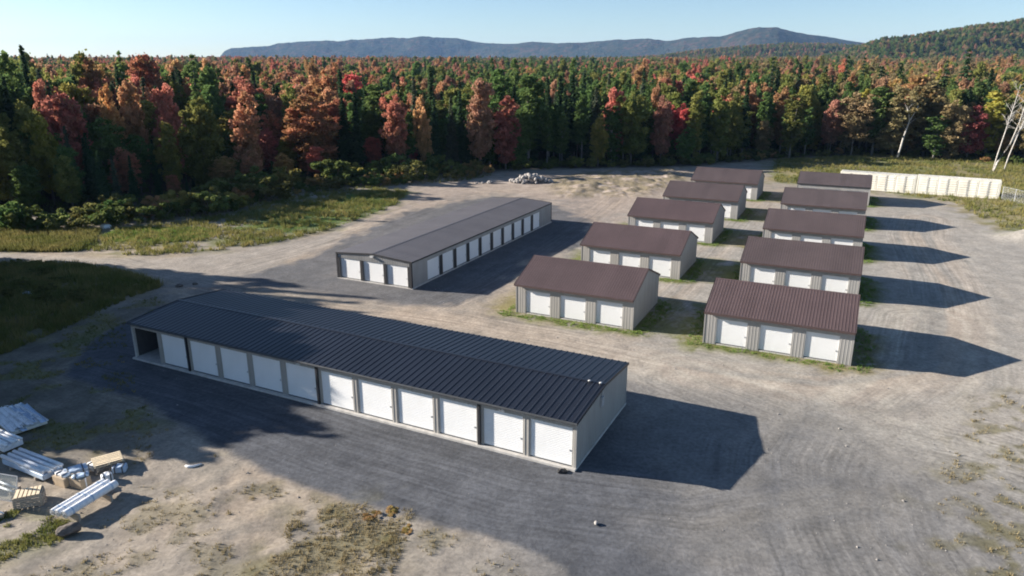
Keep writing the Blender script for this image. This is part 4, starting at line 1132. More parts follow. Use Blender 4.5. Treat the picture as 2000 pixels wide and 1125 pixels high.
ZONES = [(130, [('spruce', 'dark', 6), ('spruce', 'grey', 2), ('pine', 'green', 2), ('maple', 'olive', 1), ('maple', 'green', 2), ('maple', 'rust', .6)]),
         (430, [('maple', 'redorange', 2), ('maple', 'pinkred', 1.3), ('maple', 'orange', 1.8), ('maple', 'olive', 2), ('maple', 'green', 2), ('maple', 'rust', 1.8), ('spruce', 'dark', 5.5), ('spruce', 'grey', 1.6), ('poplar', 'green', 2), ('maple', 'yellowolive', 1)]),
         (680, [('maple', 'redorange', 2.2), ('maple', 'orange', 2.4), ('maple', 'pinkred', 1.4), ('maple', 'olive', 2), ('maple', 'yellowolive', 1.2), ('maple', 'rust', 1.4), ('spruce', 'dark', 5.5), ('poplar', 'green', 2.2), ('maple', 'green', 1.5)]),
         (880, [('spruce', 'dark', 6), ('poplar', 'green', 3.5), ('maple', 'redorange', 1), ('maple', 'rust', 1), ('maple', 'olive', 2), ('maple', 'pinkred', .5), ('spruce', 'grey', 1), ('maple', 'green', 1.5), ('maple', 'orange', .8)]),
         (1020, [('poplar', 'green', 4), ('spruce', 'dark', 5), ('maple', 'rust', 1), ('maple', 'olive', 1.4), ('maple', 'green', 2)]),
         (1270, [('poplar', 'green', 5), ('spruce', 'dark', 5), ('pine', 'green', 1), ('maple', 'olive', 1.8), ('maple', 'rust', .5), ('maple', 'pinkred', .3), ('spruce', 'grey', 1), ('maple', 'green', 2)]),
         (1430, [('maple', 'pinkred', .8), ('maple', 'orange', 1.4), ('maple', 'olive', 2.8), ('poplar', 'olive', 2.2), ('poplar', 'green', 2.4), ('spruce', 'dark', 3), ('maple', 'scarlet', .3), ('maple', 'green', 1.5)]),
         (1650, [('spruce', 'dark', 4), ('poplar', 'olive', 3), ('poplar', 'green', 3), ('maple', 'browngreen', 2), ('maple', 'orange', 1.1), ('maple', 'rust', .6), ('maple', 'yellowolive', 1), ('maple', 'green', 1.5)]),
         (9999, [('maple', 'browngreen', 4), ('maple', 'orangeolive', 2), ('maple', 'rust', 1.3), ('maple', 'olive', 2.5), ('poplar', 'green', 2), ('spruce', 'dark', 2), ('pine', 'dark', .8), ('maple', 'orange', .8), ('poplar', 'yellow', .7), ('maple', 'green', 1.5)])]
FRONT = [('spruce', 'dark', 7), ('spruce', 'grey', 1), ('poplar', 'green', 2), ('maple', 'green', 2), ('maple', 'olive', .7)]
def pick(u, r, d=99):
    if u < 420 and d < 20 and r.random() < .85: return r.choices(FRONT, [o[2] for o in FRONT])[0][:2]
    if 420 <= u < 700 and d < 9 and r.random() < .5: return r.choices(FRONT, [o[2] for o in FRONT])[0][:2]
    for lim, opts in ZONES:
        if u < lim:
            w = [o[2] for o in opts]; return r.choices(opts, w)[0][:2]

placed = []
def clear(x, y, s):
    return all((x - a) ** 2 + (y - b_) ** 2 > s * s for a, b_ in placed)
for kind, colour, x, y, h, w in HEROES:
    plant(kind, colour, x, y, h, w); placed.append((x, y))
# the woods behind the edge: row after row, as many as are told apart
cand = []
for _ in range(14000):
    y = rng.uniform(96, 300); x = rng.uniform(-.80 * y - 16, .80 * y + 8)
    cand.append((x, y))
cx = np.array(cand); ce = sdist(FOREST, cx[:, 0], cx[:, 1]); cd = ldist(EDGE, cx[:, 0], cx[:, 1])
order = np.argsort(cd + nrng.uniform(0, 14, len(cd)))
count = {'n': len(HEROES)}
MAXD = 0
for i in order:
    if ce[i] > -1.0: continue
    x, y = cand[i]; s = 2.9 + .020 * cd[i]
    if not clear(x, y, s): continue
    if abs(upx(x, y) - 1000) > 1025: continue
    kind, colour = pick(upx(x, y), rng, cd[i])
    hm = max_height(x, y)
    h = {'maple': rng.uniform(11, 17), 'poplar': rng.uniform(12.5, 18), 'spruce': rng.uniform(11, 20), 'pine': rng.uniform(16, 20)}[kind] * min(1.06, .84 + .009 * cd[i])
    if upx(x, y) < 440 and cd[i] > 14: h = max(h, rng.uniform(16, 24)) if kind != 'spruce' else max(h, rng.uniform(14, 23)); hm *= 1.35
    if upx(x, y) > 1430: h *= 1.08
    if cd[i] < 7 and rng.random() < .35: h *= rng.uniform(.45, .8)
    h = min(h, hm)
    if h < 3.0: continue
    w = None
    if kind in ('maple',): w = rng.uniform(4.8, 7.4) * min(1, h / 12)
    if kind == 'poplar': w = rng.uniform(3.2, 4.8) * min(1, h / 13)
    plant(kind, colour, x, y, h, w); placed.append((x, y)); count['n'] += 1
    MAXD = max(MAXD, cd[i])
    if count['n'] >= 620: break
# ---- birches, bare or nearly so
def birch(label, x, y, stems, seed):
    r = random.Random(seed)
    root = empty('birch_tree', (x, y, float(ground_h(x, y)) - .1)); tag(root, label, 'tree', 'pale birches at the right forest edge')
    for st in stems:
        pts = [Vector(p) for p in st[0]]; rad = st[1]; n = len(pts)
        mb = MB(); mb.tube(pts, [rad * (1 - .72 * i / (n - 1)) for i in range(n)], 8)
        mb.build('trunk', M['bark_birch'], root, True)
        tw = MB()
        for _ in range(st[2]):
            t = r.uniform(.45, .99) * (n - 1); k = min(n - 2, int(t)); a = pts[k].lerp(pts[k + 1], t - k)
            d = Vector((r.uniform(-1, 1), r.uniform(-1, 1), r.uniform(.5, 1.3))).normalized(); l = r.uniform(1.2, 3.2)
            e = a + d * l; m_ = a + d * l * .5 + Vector((r.uniform(-.1, .1), r.uniform(-.1, .1), .1))
            tw.tube([a, m_, e], [.035, .022, .008], 5, False)
            for _ in range(3):
                f = r.uniform(.3, .9); b0 = a.lerp(e, f); d2 = (d + Vector((r.uniform(-.8, .8), r.uniform(-.8, .8), r.uniform(-.2, .6)))).normalized()
                tw.tube([b0, b0 + d2 * l * .4], [.02, .008], 4, False)
        if st[2]: tw.build('branches', M['bark_birch'], root)
birch('pale crooked dead birch trunk standing alone before the forest, its top broken in a fork', 91.5, 172.6,
      [([(0, 0, 0), (.4, 0, 2.5), (.7, 0, 5), (1.2, .1, 7), (1.5, .1, 8.6), (2.5, .2, 10.6), (3.2, .3, 12.2)], .26, 4), ([(1.5, .1, 8.5), (1.2, .1, 10), (.5, 0, 11.6)], .15, 2)], 1)
birch('clump of tall white leaning birches at the right edge of the photo', 99.2, 148.9,
      [([(0, 0, 0), (.4, 0, 2), (2.2, .2, 5.2), (4.2, .4, 8.8), (5.8, .6, 12.0), (8.0, .8, 15.0), (9.0, 1, 17.2)], .17, 30),
       ([(0, .2, .3), (.3, .2, 3.5), (1.0, .3, 8), (1.7, .3, 13), (2.3, .4, 17.5)], .15, 22),
       ([(2.4, .2, 5.4), (3.6, .4, 10), (4.4, .6, 15), (4.8, .9, 20.5)], .14, 30)], 2)
birch('thin white birch leaning right behind the birch clump', 103.2, 151.6, [([(0, 0, 0), (.4, 0, 3), (1.5, 0, 8), (3.2, .1, 14), (4.4, .2, 18.5)], .15, 24)], 3)
birch('slender leaning birch nearest the right edge, rooted beside the fence strip', 108.6, 153.0, [([(0, 0, 0), (1.0, 0, 3), (2.6, 0, 7), (5.0, 0, 12)], .16, 6)], 4)

# ---- labels that tell the trees apart
def ordinal(n):
    return '%d%s' % (n, 'th' if 10 <= n % 100 <= 20 else {1: 'st', 2: 'nd', 3: 'rd'}.get(n % 10, 'th'))
SHAPE = {'maple': 'rounded maple', 'poplar': 'narrow poplar', 'spruce': 'pointed spruce', 'pine': 'tall open pine'}
buckets = {}
for t in TREES:
    root, kind, colour, x, y, h, seen = t
    if not seen or abs(upx(x, y) - 1000) > 1030:
        tag(root, 'forest tree just outside the left or right edge of the view', 'tree', 'woods beside the view'); continue
    d = float(ldist(EDGE, np.array([x]), np.array([y]))[0])
    row = 'at the forest front' if d < 9 else ('in the second forest rows' if d < 24 else 'deeper in the forest')
    size = 'low ' if h < 8 else ''
    buckets.setdefault((size + COLOUR_WORD[colour] + ' ' + SHAPE[kind], row), []).append((upx(x, y), root))
for (what, row), lst in buckets.items():
    lst.sort(key=lambda q: q[0])
    for i, (u, root) in enumerate(lst):
        if len(lst) == 1: lab = f'the only {what} {row}'
        elif i == 0: lab = f'leftmost {what} {row}'
        elif i == len(lst) - 1: lab = f'rightmost {what} {row}'
        else: lab = f'{what} {row}, {ordinal(i + 1)} from the left'
        tag(root, lab, 'tree', 'autumn forest trees')

# ---- shrubs along the forest edge
SH = []
def shrub(x, y, h, colour, w=None):
    SH.append((upx(x, y), plant('shrub', colour, x, y, h, w), colour, h)); TREES.pop()
sc = 0
for _ in range(3000):
    y = rng.uniform(88, 156); x = rng.uniform(-84, 0)
    d = float(sdist(POLY['shrubs'], np.array([x]), np.array([y]))[0])
    if d > -.3 or not clear(x, y, 1.9): continue
    h = rng.choice([rng.uniform(1.0, 2.0), rng.uniform(1.8, 4.4)])
    if x > -45 and d < -4: h *= 1.3
    shrub(x, y, h, rng.choices(['shrubgreen', 'shruboliv', 'yellowolive', 'orangeolive', 'green'], [5, 4, 1.6, 1.4, 2])[0], h * rng.uniform(.9, 1.5))
    placed.append((x, y)); sc += 1
    if sc >= 170: break
sc = 0
for _ in range(3000):      # foot of the woods further right
    x = rng.uniform(0, 120); y = rng.uniform(140, 182)
    d = float(sdist(FOREST, np.array([x]), np.array([y]))[0])
    if not (-5 < d < 3) or not clear(x, y, 1.8): continue
    h = rng.uniform(.8, 2.6)
    shrub(x, y, h, rng.choices(['shrubgreen', 'shruboliv', 'olive', 'orangeolive'], [3, 4, 2, .5])[0], h * rng.uniform(1, 1.5)); placed.append((x, y)); sc += 1
    if sc >= 90: break
for _ in range(24):        # on the grassy bank at the left
    x = rng.uniform(-56, -38); y = rng.uniform(60, 78)
    if float(sdist(POLY['bank'], np.array([x]), np.array([y]))[0]) < -1: shrub(x, y, rng.uniform(.5, 1.1), 'shruboliv', rng.uniform(1.0, 2.2))
for x, y, h in ((-7.03, 30.95, .32), (-6.08, 31.35, .28), (-5.13, 29.8, .26)): shrub(x, y, h * .6, 'orangeolive', h * 2.6)
sb = {}
for u, root, colour, h in SH:
    y = root.location.y; x = root.location.x
    where = 'on bare dirt before the near building' if y < 40 else ('on the grassy lane bank' if y < 80 else ('at the left forest foot' if x < 0 else 'at the right forest foot'))
    if abs(u - 1000) > 1010: where = 'just outside the view at the left'
    cw = {'shrubgreen': 'mid-green', 'shruboliv': 'olive', 'yellowolive': 'yellowish', 'orangeolive': 'orange-tinged', 'green': 'dark green', 'olive': 'olive'}[colour]
    sb.setdefault((('tall ' if h > 2 else 'low ') + cw + ' leafy shrub', where), []).append((u, root))
for (what, where), lst in sb.items():
    lst.sort(key=lambda q: q[0])
    for i, (u, root) in enumerate(lst):
        if 'outside' in where: lab = f'{what} {where}'
        elif len(lst) == 1: lab = f'the only {what} {where}'
        elif i == 0: lab = f'leftmost {what} {where}'
        elif i == len(lst) - 1: lab = f'rightmost {what} {where}'
        else: lab = f'{what} {where}, {ordinal(i + 1)} from left'
        tag(root, lab, 'shrub', 'shrubs round the yard')

# ---- the woods beyond: one mass of trees nobody could count
kinds = bpy.data.collections.new('woodland_kinds')
KN = []
MERGED = {}
def merged(a, b_):
    if a.name in MERGED: return MERGED[a.name]
    me = bpy.data.meshes.new('woodland_tree'); na = len(a.vertices); nb = len(b_.vertices)
    va = np.empty(na * 3, np.float32); a.vertices.foreach_get('co', va); vb = np.empty(nb * 3, np.float32); b_.vertices.foreach_get('co', vb)
    fa = [tuple(p.vertices) for p in a.polygons]; fb = [tuple(i + na for i in p.vertices) for p in b_.polygons]
    me.from_pydata(np.concatenate([va, vb]).reshape(-1, 3).tolist(), [], fa + fb)
    vr = np.zeros(na + nb, np.float32); q = np.empty(na, np.float32); a.attributes['var'].data.foreach_get('value', q); vr[:na] = q
    at = me.attributes.new('var', 'FLOAT', 'POINT'); at.data.foreach_set('value', vr)
    me.materials.append(a.materials[0]); me.materials.append(b_.materials[0])
    me.polygons.foreach_set('material_index', [0] * len(fa) + [1] * len(fb)); me.update()
    MERGED[a.name] = me
    return me
def far_kind(kind, i, colour):
    p = PROTO[kind][i]
    o = bpy.data.objects.new('woodland_tree_%02d' % len(KN), merged(p[0], p[1])); kinds.objects.link(o)
    o.material_slots[0].link = 'OBJECT'; o.material_slots[0].material = LM[colour]
    KN.append((kind, colour, p[2], p[3]))
far_list = [('spruce', 0, 'dark'), ('spruce', 1, 'dark'), ('spruce', 3, 'grey'), ('pine', 0, 'dark'), ('pine', 1, 'green'), ('poplar', 0, 'green'), ('poplar', 1, 'olive'), ('poplar', 2, 'yellow'),
            ('maple', 0, 'redorange'), ('maple', 1, 'orange'), ('maple', 2, 'pinkred'), ('maple', 3, 'rust'), ('maple', 4, 'olive'), ('maple', 5, 'green'), ('maple', 0, 'browngreen'), ('maple', 2, 'orangeolive'),
            ('maple', 1, 'maroon'), ('maple', 3, 'yellowolive'), ('maple', 5, 'scarlet')]
for a in far_list: far_kind(*a)
def far_index(kind, colour, r):
    o = [i for i, k in enumerate(KN) if k[0] == kind and k[1] == colour] or [i for i, k in enumerate(KN) if k[0] == kind]
    return r.choice(o)

def scatter_group():
    ng = bpy.data.node_groups.new('woodland', 'GeometryNodeTree')
    ng.interface.new_socket('Geometry', in_out='INPUT', socket_type='NodeSocketGeometry')
    ng.interface.new_socket('Geometry', in_out='OUTPUT', socket_type='NodeSocketGeometry')
    N = ng.nodes; L = ng.links
    gi = N.new('NodeGroupInput'); go = N.new('NodeGroupOutput')
    ci = N.new('GeometryNodeCollectionInfo'); ci.inputs['Collection'].default_value = kinds; ci.inputs['Separate Children'].default_value = True; ci.inputs['Reset Children'].default_value = True
    ip = N.new('GeometryNodeInstanceOnPoints'); ip.inputs['Pick Instance'].default_value = True
    def attr(nm, ty):
        a = N.new('GeometryNodeInputNamedAttribute'); a.data_type = ty; a.inputs['Name'].default_value = nm; return a.outputs['Attribute']
    L.new(gi.outputs[0], ip.inputs['Points']); L.new(ci.outputs[0], ip.inputs['Instance'])
    L.new(attr('kind_index', 'INT'), ip.inputs['Instance Index']); L.new(attr('tree_scale', 'FLOAT_VECTOR'), ip.inputs['Scale'])
    er = N.new('FunctionNodeEulerToRotation'); L.new(attr('turn', 'FLOAT_VECTOR'), er.inputs[0]); L.new(er.outputs[0], ip.inputs['Rotation'])
    L.new(ip.outputs[0], go.inputs[0])
    return ng
NG = scatter_group()
def woodland(name, label, pts):
    """pts: x, y, z, kind index, height, width"""
    me = bpy.data.meshes.new(name); n = len(pts)
    me.vertices.add(n); me.vertices.foreach_set('co', [c for p in pts for c in p[:3]])
    a = me.attributes.new('kind_index', 'INT', 'POINT'); a.data.foreach_set('value', [p[3] for p in pts])
    a = me.attributes.new('tree_scale', 'FLOAT_VECTOR', 'POINT')
    a.data.foreach_set('vector', [c for p in pts for c in (p[5] / (2 * KN[p[3]][3]), p[5] / (2 * KN[p[3]][3]), p[4] / KN[p[3]][2])])
    a = me.attributes.new('turn', 'FLOAT_VECTOR', 'POINT'); a.data.foreach_set('vector', [c for p in pts for c in (0, 0, rng.uniform(0, 6.28))])
    o = link(name, me); md = o.modifiers.new('trees', 'NODES'); md.node_group = NG
    tag(o, label, 'forest', None, 'stuff')
    return o
WID = {'maple': (4.6, 7.2), 'poplar': (3.6, 5.2), 'spruce': (3.6, 5.2), 'pine': (5.5, 8)}
HGT = {'maple': (12.5, 18), 'poplar': (14, 19), 'spruce': (10, 17.5), 'pine': (15, 19)}
pts = []
grid = {}
for a, b_ in placed: grid.setdefault((int(a // 6), int(b_ // 6)), []).append((a, b_))
def free(x, y, s):
    i, j = int(x // 6), int(y // 6)
    for di in (-1, 0, 1):
        for dj in (-1, 0, 1):
            for a, b_ in grid.get((i + di, j + dj), ()):
                if (a - x) ** 2 + (b_ - y) ** 2 < s * s: return False
    return True
fr = random.Random(77)
xs_, ys_ = [], []
for _ in range(80000):
    # even spread, thinning with distance
    q = fr.random(); y = 110 + 2300 * q ** 2.1
    x = fr.uniform(-.82 * y - 20, .84 * y + 20); xs_.append(x); ys_.append(y)
ins = sdist(FOREST, np.array(xs_), np.array(ys_)); dd = ldist(EDGE, np.array(xs_), np.array(ys_))
for x, y, e, d in zip(xs_, ys_, ins, dd):
    out = abs(upx(x, y) - 1000) > 1025
    if e > (-1 if out else -6) or (d < MAXD * .55 and not out): continue
    s = 3.6 if y < 400 else 4.8
    if not free(x, y, s): continue
    grid.setdefault((int(x // 6), int(y // 6)), []).append((x, y))
    u = upx(x, y); kind, colour = pick(u + fr.gauss(0, 60), fr)
    if kind in ('spruce', 'pine') and fr.random() < .45: kind, colour = pick(u + fr.gauss(0, 60), fr)
    if colour in ('green', 'dark') and fr.random() < .22: kind, colour = 'maple', fr.choice(['rust', 'orange', 'redorange', 'orangeolive', 'olive', 'olive'])
    k = far_index(kind, colour, fr); big = 1 + min(.5, max(0, y - 600) / 3000)
    h = fr.uniform(*HGT[kind]) * (1.30 if u < 440 and y < 240 else 1.0)
    if out and d < 60: h = min(h * 1.15, max_height(x, y) * (1.9 if x < 0 else 1))
    if fr.random() < .05 and y > 200: h *= 1.3
    if h < 4: continue
    pts.append((x, y, max(0, (math.hypot(x, y) - 235) * .0125) - .3 if y < 2300 else 25, k, h, fr.uniform(*WID[kind]) * big))
print('far woodland trees', len(pts), 'individual', len(TREES), 'maxd', MAXD)
woodland('forest', 'autumn forest stretching away behind the front rows of trees', pts)
# woods beside the view at the left, south of the lane: their shadows reach the near building
side = []
for x, y, h in ((-54.5, 55.0, 17.5), (-57.5, 58.0, 19), (-61, 55.6, 19), (-60, 61.0, 20), (-56, 52.2, 14.5), (-64, 58.5, 20), (-66, 54.0, 18), (-59, 53.0, 17), (-62.5, 63.5, 20.5), (-68, 62, 21)):
    side.append((x, y, -.2, far_index('maple', fr.choice(['olive', 'green', 'rust']), fr), h, 7.6)); grid.setdefault((int(x // 6), int(y // 6)), []).append((x, y))
for _ in range(30000):
    y = fr.uniform(30, 84); x = fr.uniform(-135, -44)
    if x > -.74 * y - 11 or x < -.74 * y - 70: continue
    if not free(x, y, 3.0): continue
    kind, colour = fr.choice([('spruce', 'dark'), ('maple', 'orange'), ('maple', 'olive'), ('poplar', 'green'), ('spruce', 'dark')])
    h = min(fr.uniform(16, 22.5), max_height(x, y) * 1.0)
    if y < 50: h = min(h, max(0, (y - 25) * .62))
    if h < 5: continue
    grid.setdefault((int(x // 6), int(y // 6)), []).append((x, y)); w = fr.uniform(*WID[kind]) * min(1, h / 13)
    side.append((x, y, -.2, far_index(kind, colour, fr), h, w))
woodland('side_forest', 'dark woods beside the lane at the left, shading the near building', side)
print('side', len(side))
def hill_trees(name, label, XYZ, n, opts, rows, seed):
    r = random.Random(seed); X, Y, Z = XYZ; out = []
    nr, nc = X.shape
    for _ in range(n):
        j = r.uniform(rows[0], rows[1]) * (nr - 1); i = r.uniform(0, nc - 1.001); a, b_ = int(j), int(i); fj, fi = j - a, i - b_
        def ip(F): return (F[a, b_] * (1 - fi) + F[a, b_ + 1] * fi) * (1 - fj) + (F[a + 1, b_] * (1 - fi) + F[a + 1, b_ + 1] * fi) * fj
        x, y, z = ip(X), ip(Y), ip(Z)
        if z < -1 or abs(x) > .86 * y + 60: continue
        kind, colour = r.choices(opts, [o[2] for o in opts])[0][:2]; k = far_index(kind, colour, r)
        out.append((x, y, max(z - 1.5, min(26, (math.hypot(x, y) - 235) * .0125)), k, r.uniform(*HGT[kind]), r.uniform(*WID[kind]) * 1.35))
    woodland(name, label, out)
hopts = [('spruce', 'dark', 5), ('poplar', 'green', 3), ('maple', 'green', 6), ('maple', 'olive', 2.5), ('maple', 'rust', .7), ('maple', 'orange', .4), ('maple', 'browngreen', 3)]
mopts = [('spruce', 'dark', 4), ('maple', 'green', 4), ('maple', 'rust', 1.5), ('maple', 'orange', 1), ('maple', 'olive', 3), ('maple', 'browngreen', 2.5), ('poplar', 'olive', 2)]
hill_trees('hillside_forest', 'mixed forest covering the near hill at the right', RIGHT, 11000, hopts, (.05, .66), 5)
hill_trees('ridge_forest', 'red and green forest covering the low rise before the mountains', MID, 9000, mopts, (.05, .66), 6)

# ------------------------------------------------------------------ grass
def grass(name, label, spots, mat, hmin, hmax, spread=.16, blades=6):
    """spots: x, y ; one mass of tufts"""
    P = np.array(spots); n = len(P); k = blades; r = nrng
    z = ground_h(P[:, 0], P[:, 1])
    B = np.repeat(np.stack([P[:, 0], P[:, 1], z], 1), k, 0); h = np.repeat(r.uniform(hmin, hmax, n), k) * r.uniform(.6, 1.1, n * k)
    a = r.uniform(0, 6.28, n * k); off = r.uniform(0, spread, n * k)
    B[:, 0] += np.cos(a) * off; B[:, 1] += np.sin(a) * off; B[:, 2] -= .03
    w = .022 + .05 * h; f = r.uniform(0, 6.28, n * k)
    Wv = np.stack([np.cos(f) * w, np.sin(f) * w, np.zeros(n * k)], 1)
    T = B + np.stack([np.cos(a) * h * .35, np.sin(a) * h * .35, h], 1)
    V = np.stack([B - Wv, B + Wv, T], 1).reshape(-1, 3); m_ = n * k
    me = bpy.data.meshes.new(name)
    me.vertices.add(3 * m_); me.vertices.foreach_set('co', V.ravel())
    me.loops.add(3 * m_); me.loops.foreach_set('vertex_index', np.arange(3 * m_, dtype=np.int32))
    me.polygons.add(m_); me.polygons.foreach_set('loop_start', np.arange(0, 3 * m_, 3, dtype=np.int32))
    va = np.repeat(np.clip(fbm(P[:, 0] * .4, P[:, 1] * .4, 15, 3) * 1.6 - .3 + r.normal(0, .15, n), 0, 1), k * 3)
    at = me.attributes.new('var', 'FLOAT', 'POINT'); at.data.foreach_set('value', va)
    me.materials.append(mat); me.update()
    tag(link(name, me), label, 'grass', None, 'stuff')
def spots_in(poly, n, thr=.0, seed=1, margin=-.3, sc=.5):
    P = np.array(poly); x = nrng.uniform(P[:, 0].min(), P[:, 0].max(), n); y = nrng.uniform(P[:, 1].min(), P[:, 1].max(), n)
    k = (sdist(poly, x, y) < margin) & (fbm(x * sc, y * sc, seed, 4) > thr)
    return list(zip(x[k], y[k]))
meadow = spots_in(POLY['bank'], 15000, .3, 3, .3) + spots_in(POLY['clearing'], 14000, .42, 101) + spots_in(POLY['rstrip'], 30000, .36, 6, -1.0, .25)
meadow += spots_in(POLY['shrubs'], 9000, .3, 9, 1.0)
meadow = [(x, y) for x, y in meadow if not (58 < x < 84 and rect_dist((59.45, 130.75), R(-31.2), 24.6, 2.6, np.array([x]), np.array([y]))[0][0] < .2)]
grass('tall_weeds', 'tall sunlit yellow-green weeds between the lane and the left forest', spots_in(POLY['leftweeds'], 14000, .2, 12, .6) + spots_in(POLY['bank'], 6000, .5, 13, .2), M['grass'], .25, .85, .3, 7)
grass('meadow_grass', 'tall yellow-green grass on the bank, in the clearing and along the right forest edge', meadow, M['grass'], .25, .75)
lawn = spots_in(POLY['greenA'], 16000, .15, 2, 1.0) + spots_in(POLY['greenB'], 9000, .40, 4, 1.0)
for nm, p in SHEDS.items():
    n = 3600
    c, s = math.cos(SHED_YAW), math.sin(SHED_YAW)
    u = nrng.uniform(-2.2, SHED_L + 2.6, n); v = nrng.uniform(-1.5, SHED_W + 1.6, n)
    x = p[0] + c * u - s * v; y = p[1] + s * u + c * v
    out = (u < -.25) | (u > SHED_L + .25) | (v < -.12) | (v > SHED_W + .2)
    d, _, _ = rect_dist(p, SHED_YAW, SHED_L, SHED_W, x, y)
    near = d + (fbm(x * .6, y * .6, 71, 5) - .5) * 2.2 < np.where(v < 0, 1.15, 1.3)
    k = out & near
    for q in SHEDS.values():
        if q != p: k &= rect_dist(q, SHED_YAW, SHED_L, SHED_W, x, y)[0] > .15
    lawn += list(zip(x[k], y[k]))
grass('short_grass', 'short green grass growing in the clearing and along the shed walls', lawn, M['grass_fresh'], .07, .24, .12)
jg = spots_in(POLY['junkgrass'], 2600, .46, 8) + spots_in(POLY['leftyard'], 9000, .54, 141)
grass('yard_grass', 'short green grass tufts round the dumped materials at lower left', jg, M['grass'], .07, .24)
dry = spots_in(POLY['olive_c'], 1500, .42, 121, .5, .8) + spots_in(POLY['weeds_r'], 2600, .52, 111, .8, .9) + spots_in(POLY['mounds'], 1500, .5, 5)
x = nrng.uniform(-24, 4, 3500); y = nrng.uniform(25, 40, 3500)
k = (fbm(x * .45, y * .45, 131, 5) > .58) & (sdist(POLY['pad_a'], x, y) > .4)
dry += list(zip(x[k], y[k]))
grass('dry_weeds', 'sparse dry weeds on the bare dirt and lot edges', dry, M['grass_dry'], .05, .20, .14, 7)
# undergrowth that fills the foot of the woods
ug = [];  r = np.random.default_rng(9)
x = r.uniform(-150, 170, 16000); y = r.uniform(90, 200, 16000); e = sdist(FOREST, x, y); k = (e < 1) & (ldist(EDGE, x, y) < 16)
ug = list(zip(x[k], y[k]))
grass('undergrowth', 'low dark undergrowth along the foot of the forest', ug, LM['shrubgreen'], .3, 1.3, .5, 8)

# ------------------------------------------------------------------ rocks
def rock_mesh(seed, mat, sub=2):
    import bmesh
    bm = bmesh.new(); bmesh.ops.create_icosphere(bm, subdivisions=sub, radius=1)
    r = random.Random(seed); ax = [Vector((r.uniform(-1, 1), r.uniform(-1, 1), r.uniform(-1, 1))).normalized() for _ in range(9)]
    dd_ = [r.uniform(.62, .95) for _ in ax]
    for v in bm.verts:
        for a, d in zip(ax, dd_):
            k = v.co.dot(a)
            if k > d: v.co -= a * (k - d) * .92
        v.co *= r.uniform(.96, 1.04)
    me = bpy.data.meshes.new('rock'); bm.to_mesh(me); bm.free(); me.materials.append(mat); return me
RM = [rock_mesh(k, M['rock'], 1) for k in range(7)]
root = empty('rock_pile', (3.4, 137.4, 0)); tag(root, 'heap of pale grey boulders at the far end of the dirt lot', 'rock pile')
rr = random.Random(5)
for i in range(70):
    a = rr.uniform(0, 6.28); q = rr.random() ** .6; x, y = math.cos(a) * 4.0 * q, math.sin(a) * 2.0 * q
    if i > 63: x = rr.uniform(-11, -3.5); y = rr.uniform(-1.2, 1.0) - (x + 3.5) * -.18; q = 1
    s = rr.uniform(.28, .62); z = max(0, 1.45 * (1 - q)) + s * .35 + float(ground_h(3.4 + x, 137.4 + y))
    o = link('rock', RM[i % 7], root, (x, y, z), (rr.uniform(0, 6), rr.uniform(0, 6), rr.uniform(0, 6))); o.scale = (s, s * rr.uniform(.75, 1.2), s * rr.uniform(.6, .95))
base = MB(); n = 22; vs = [(0, 0, 1.15)]
for q, zz in ((.45, .75), (1.0, -.25)):
    for k in range(n): a = 6.283 * k / n; e = rr.uniform(.9, 1.1); vs.append((math.cos(a) * 4.3 * q * e, math.sin(a) * 2.3 * q * e, zz))
base.add(vs, [(0, 1 + k, 1 + (k + 1) % n) for k in range(n)] + [(1 + k, 1 + n + k, 1 + n + (k + 1) % n, 1 + (k + 1) % n) for k in range(n)])
base.build('rubble_core', M['rock_dark'], root)
bo = link('boulder', rock_mesh(44, M['rock_dark'], 3), None, (-21.2, 29.35, .28), (0, 0, .5)); bo.scale = (.55, .36, .36)
tag(bo, 'dark brown boulder on the dirt below the rolled white doors', 'boulder')
bw = link('boulder', rock_mesh(45, M['rock'], 2), None, (4.1, 30.28, .02), (0, 0, 1.5)); bw.scale = (.16, .10, .09)
tag(bw, 'small pale stone alone on the gravel near the bottom edge', 'stone')
for i, (x, y, s) in enumerate(((-33.9, 69.9, .34), (-32.6, 70.6, .24))):
    o = link('boulder', rock_mesh(50 + i, M['rock_dark'], 2), None, (x, y, float(ground_h(x, y)) + s * .3)); o.scale = (s * 1.3, s, s * .7)
    tag(o, ('larger', 'smaller')[i] + ' of two dark stones beside the lane behind the near building', 'stone')

# loose stones strewn over the dirt and gravel, too many to count
ns = 2600; sx = nrng.uniform(-26, 40, ns); sy = 24 + 46 * nrng.uniform(0, 1, ns) ** 1.6
keep_ = np.ones(ns, bool)
for o_, yw, l_, w_ in [(A_O, A_YAW, A_L, A_W), (B_O, B_YAW, B_L, B_W)] + [(p_, SHED_YAW, SHED_L, SHED_W) for p_ in SHEDS.values()]: keep_ &= rect_dist(o_, yw, l_, w_, sx, sy)[0] > .5
on_pad = sdist(POLY['pad_a'], sx, sy) < 0
keep_ &= (~on_pad | (nrng.random(ns) < .25)) & (fbm(sx * .3, sy * .3, 77, 3) > .40)
sx, sy = sx[keep_], sy[keep_]; sz = ground_h(sx, sy); ns = len(sx); sr = nrng.uniform(.014, .04, ns) * (1 + 1.2 * (nrng.random(ns) < .06))
octa = np.array([(1, 0, 0), (0, 1, 0), (-1, 0, 0), (0, -1, 0), (0, 0, .8), (0, 0, -.6)])
Vs_ = octa[None] * sr[:, None, None] * nrng.uniform(.65, 1.35, (ns, 6, 1)); aa_ = nrng.uniform(0, 6.28, ns)
Vr = Vs_.copy(); Vr[..., 0] = Vs_[..., 0] * np.cos(aa_)[:, None] - Vs_[..., 1] * np.sin(aa_)[:, None]; Vr[..., 1] = Vs_[..., 0] * np.sin(aa_)[:, None] + Vs_[..., 1] * np.cos(aa_)[:, None]
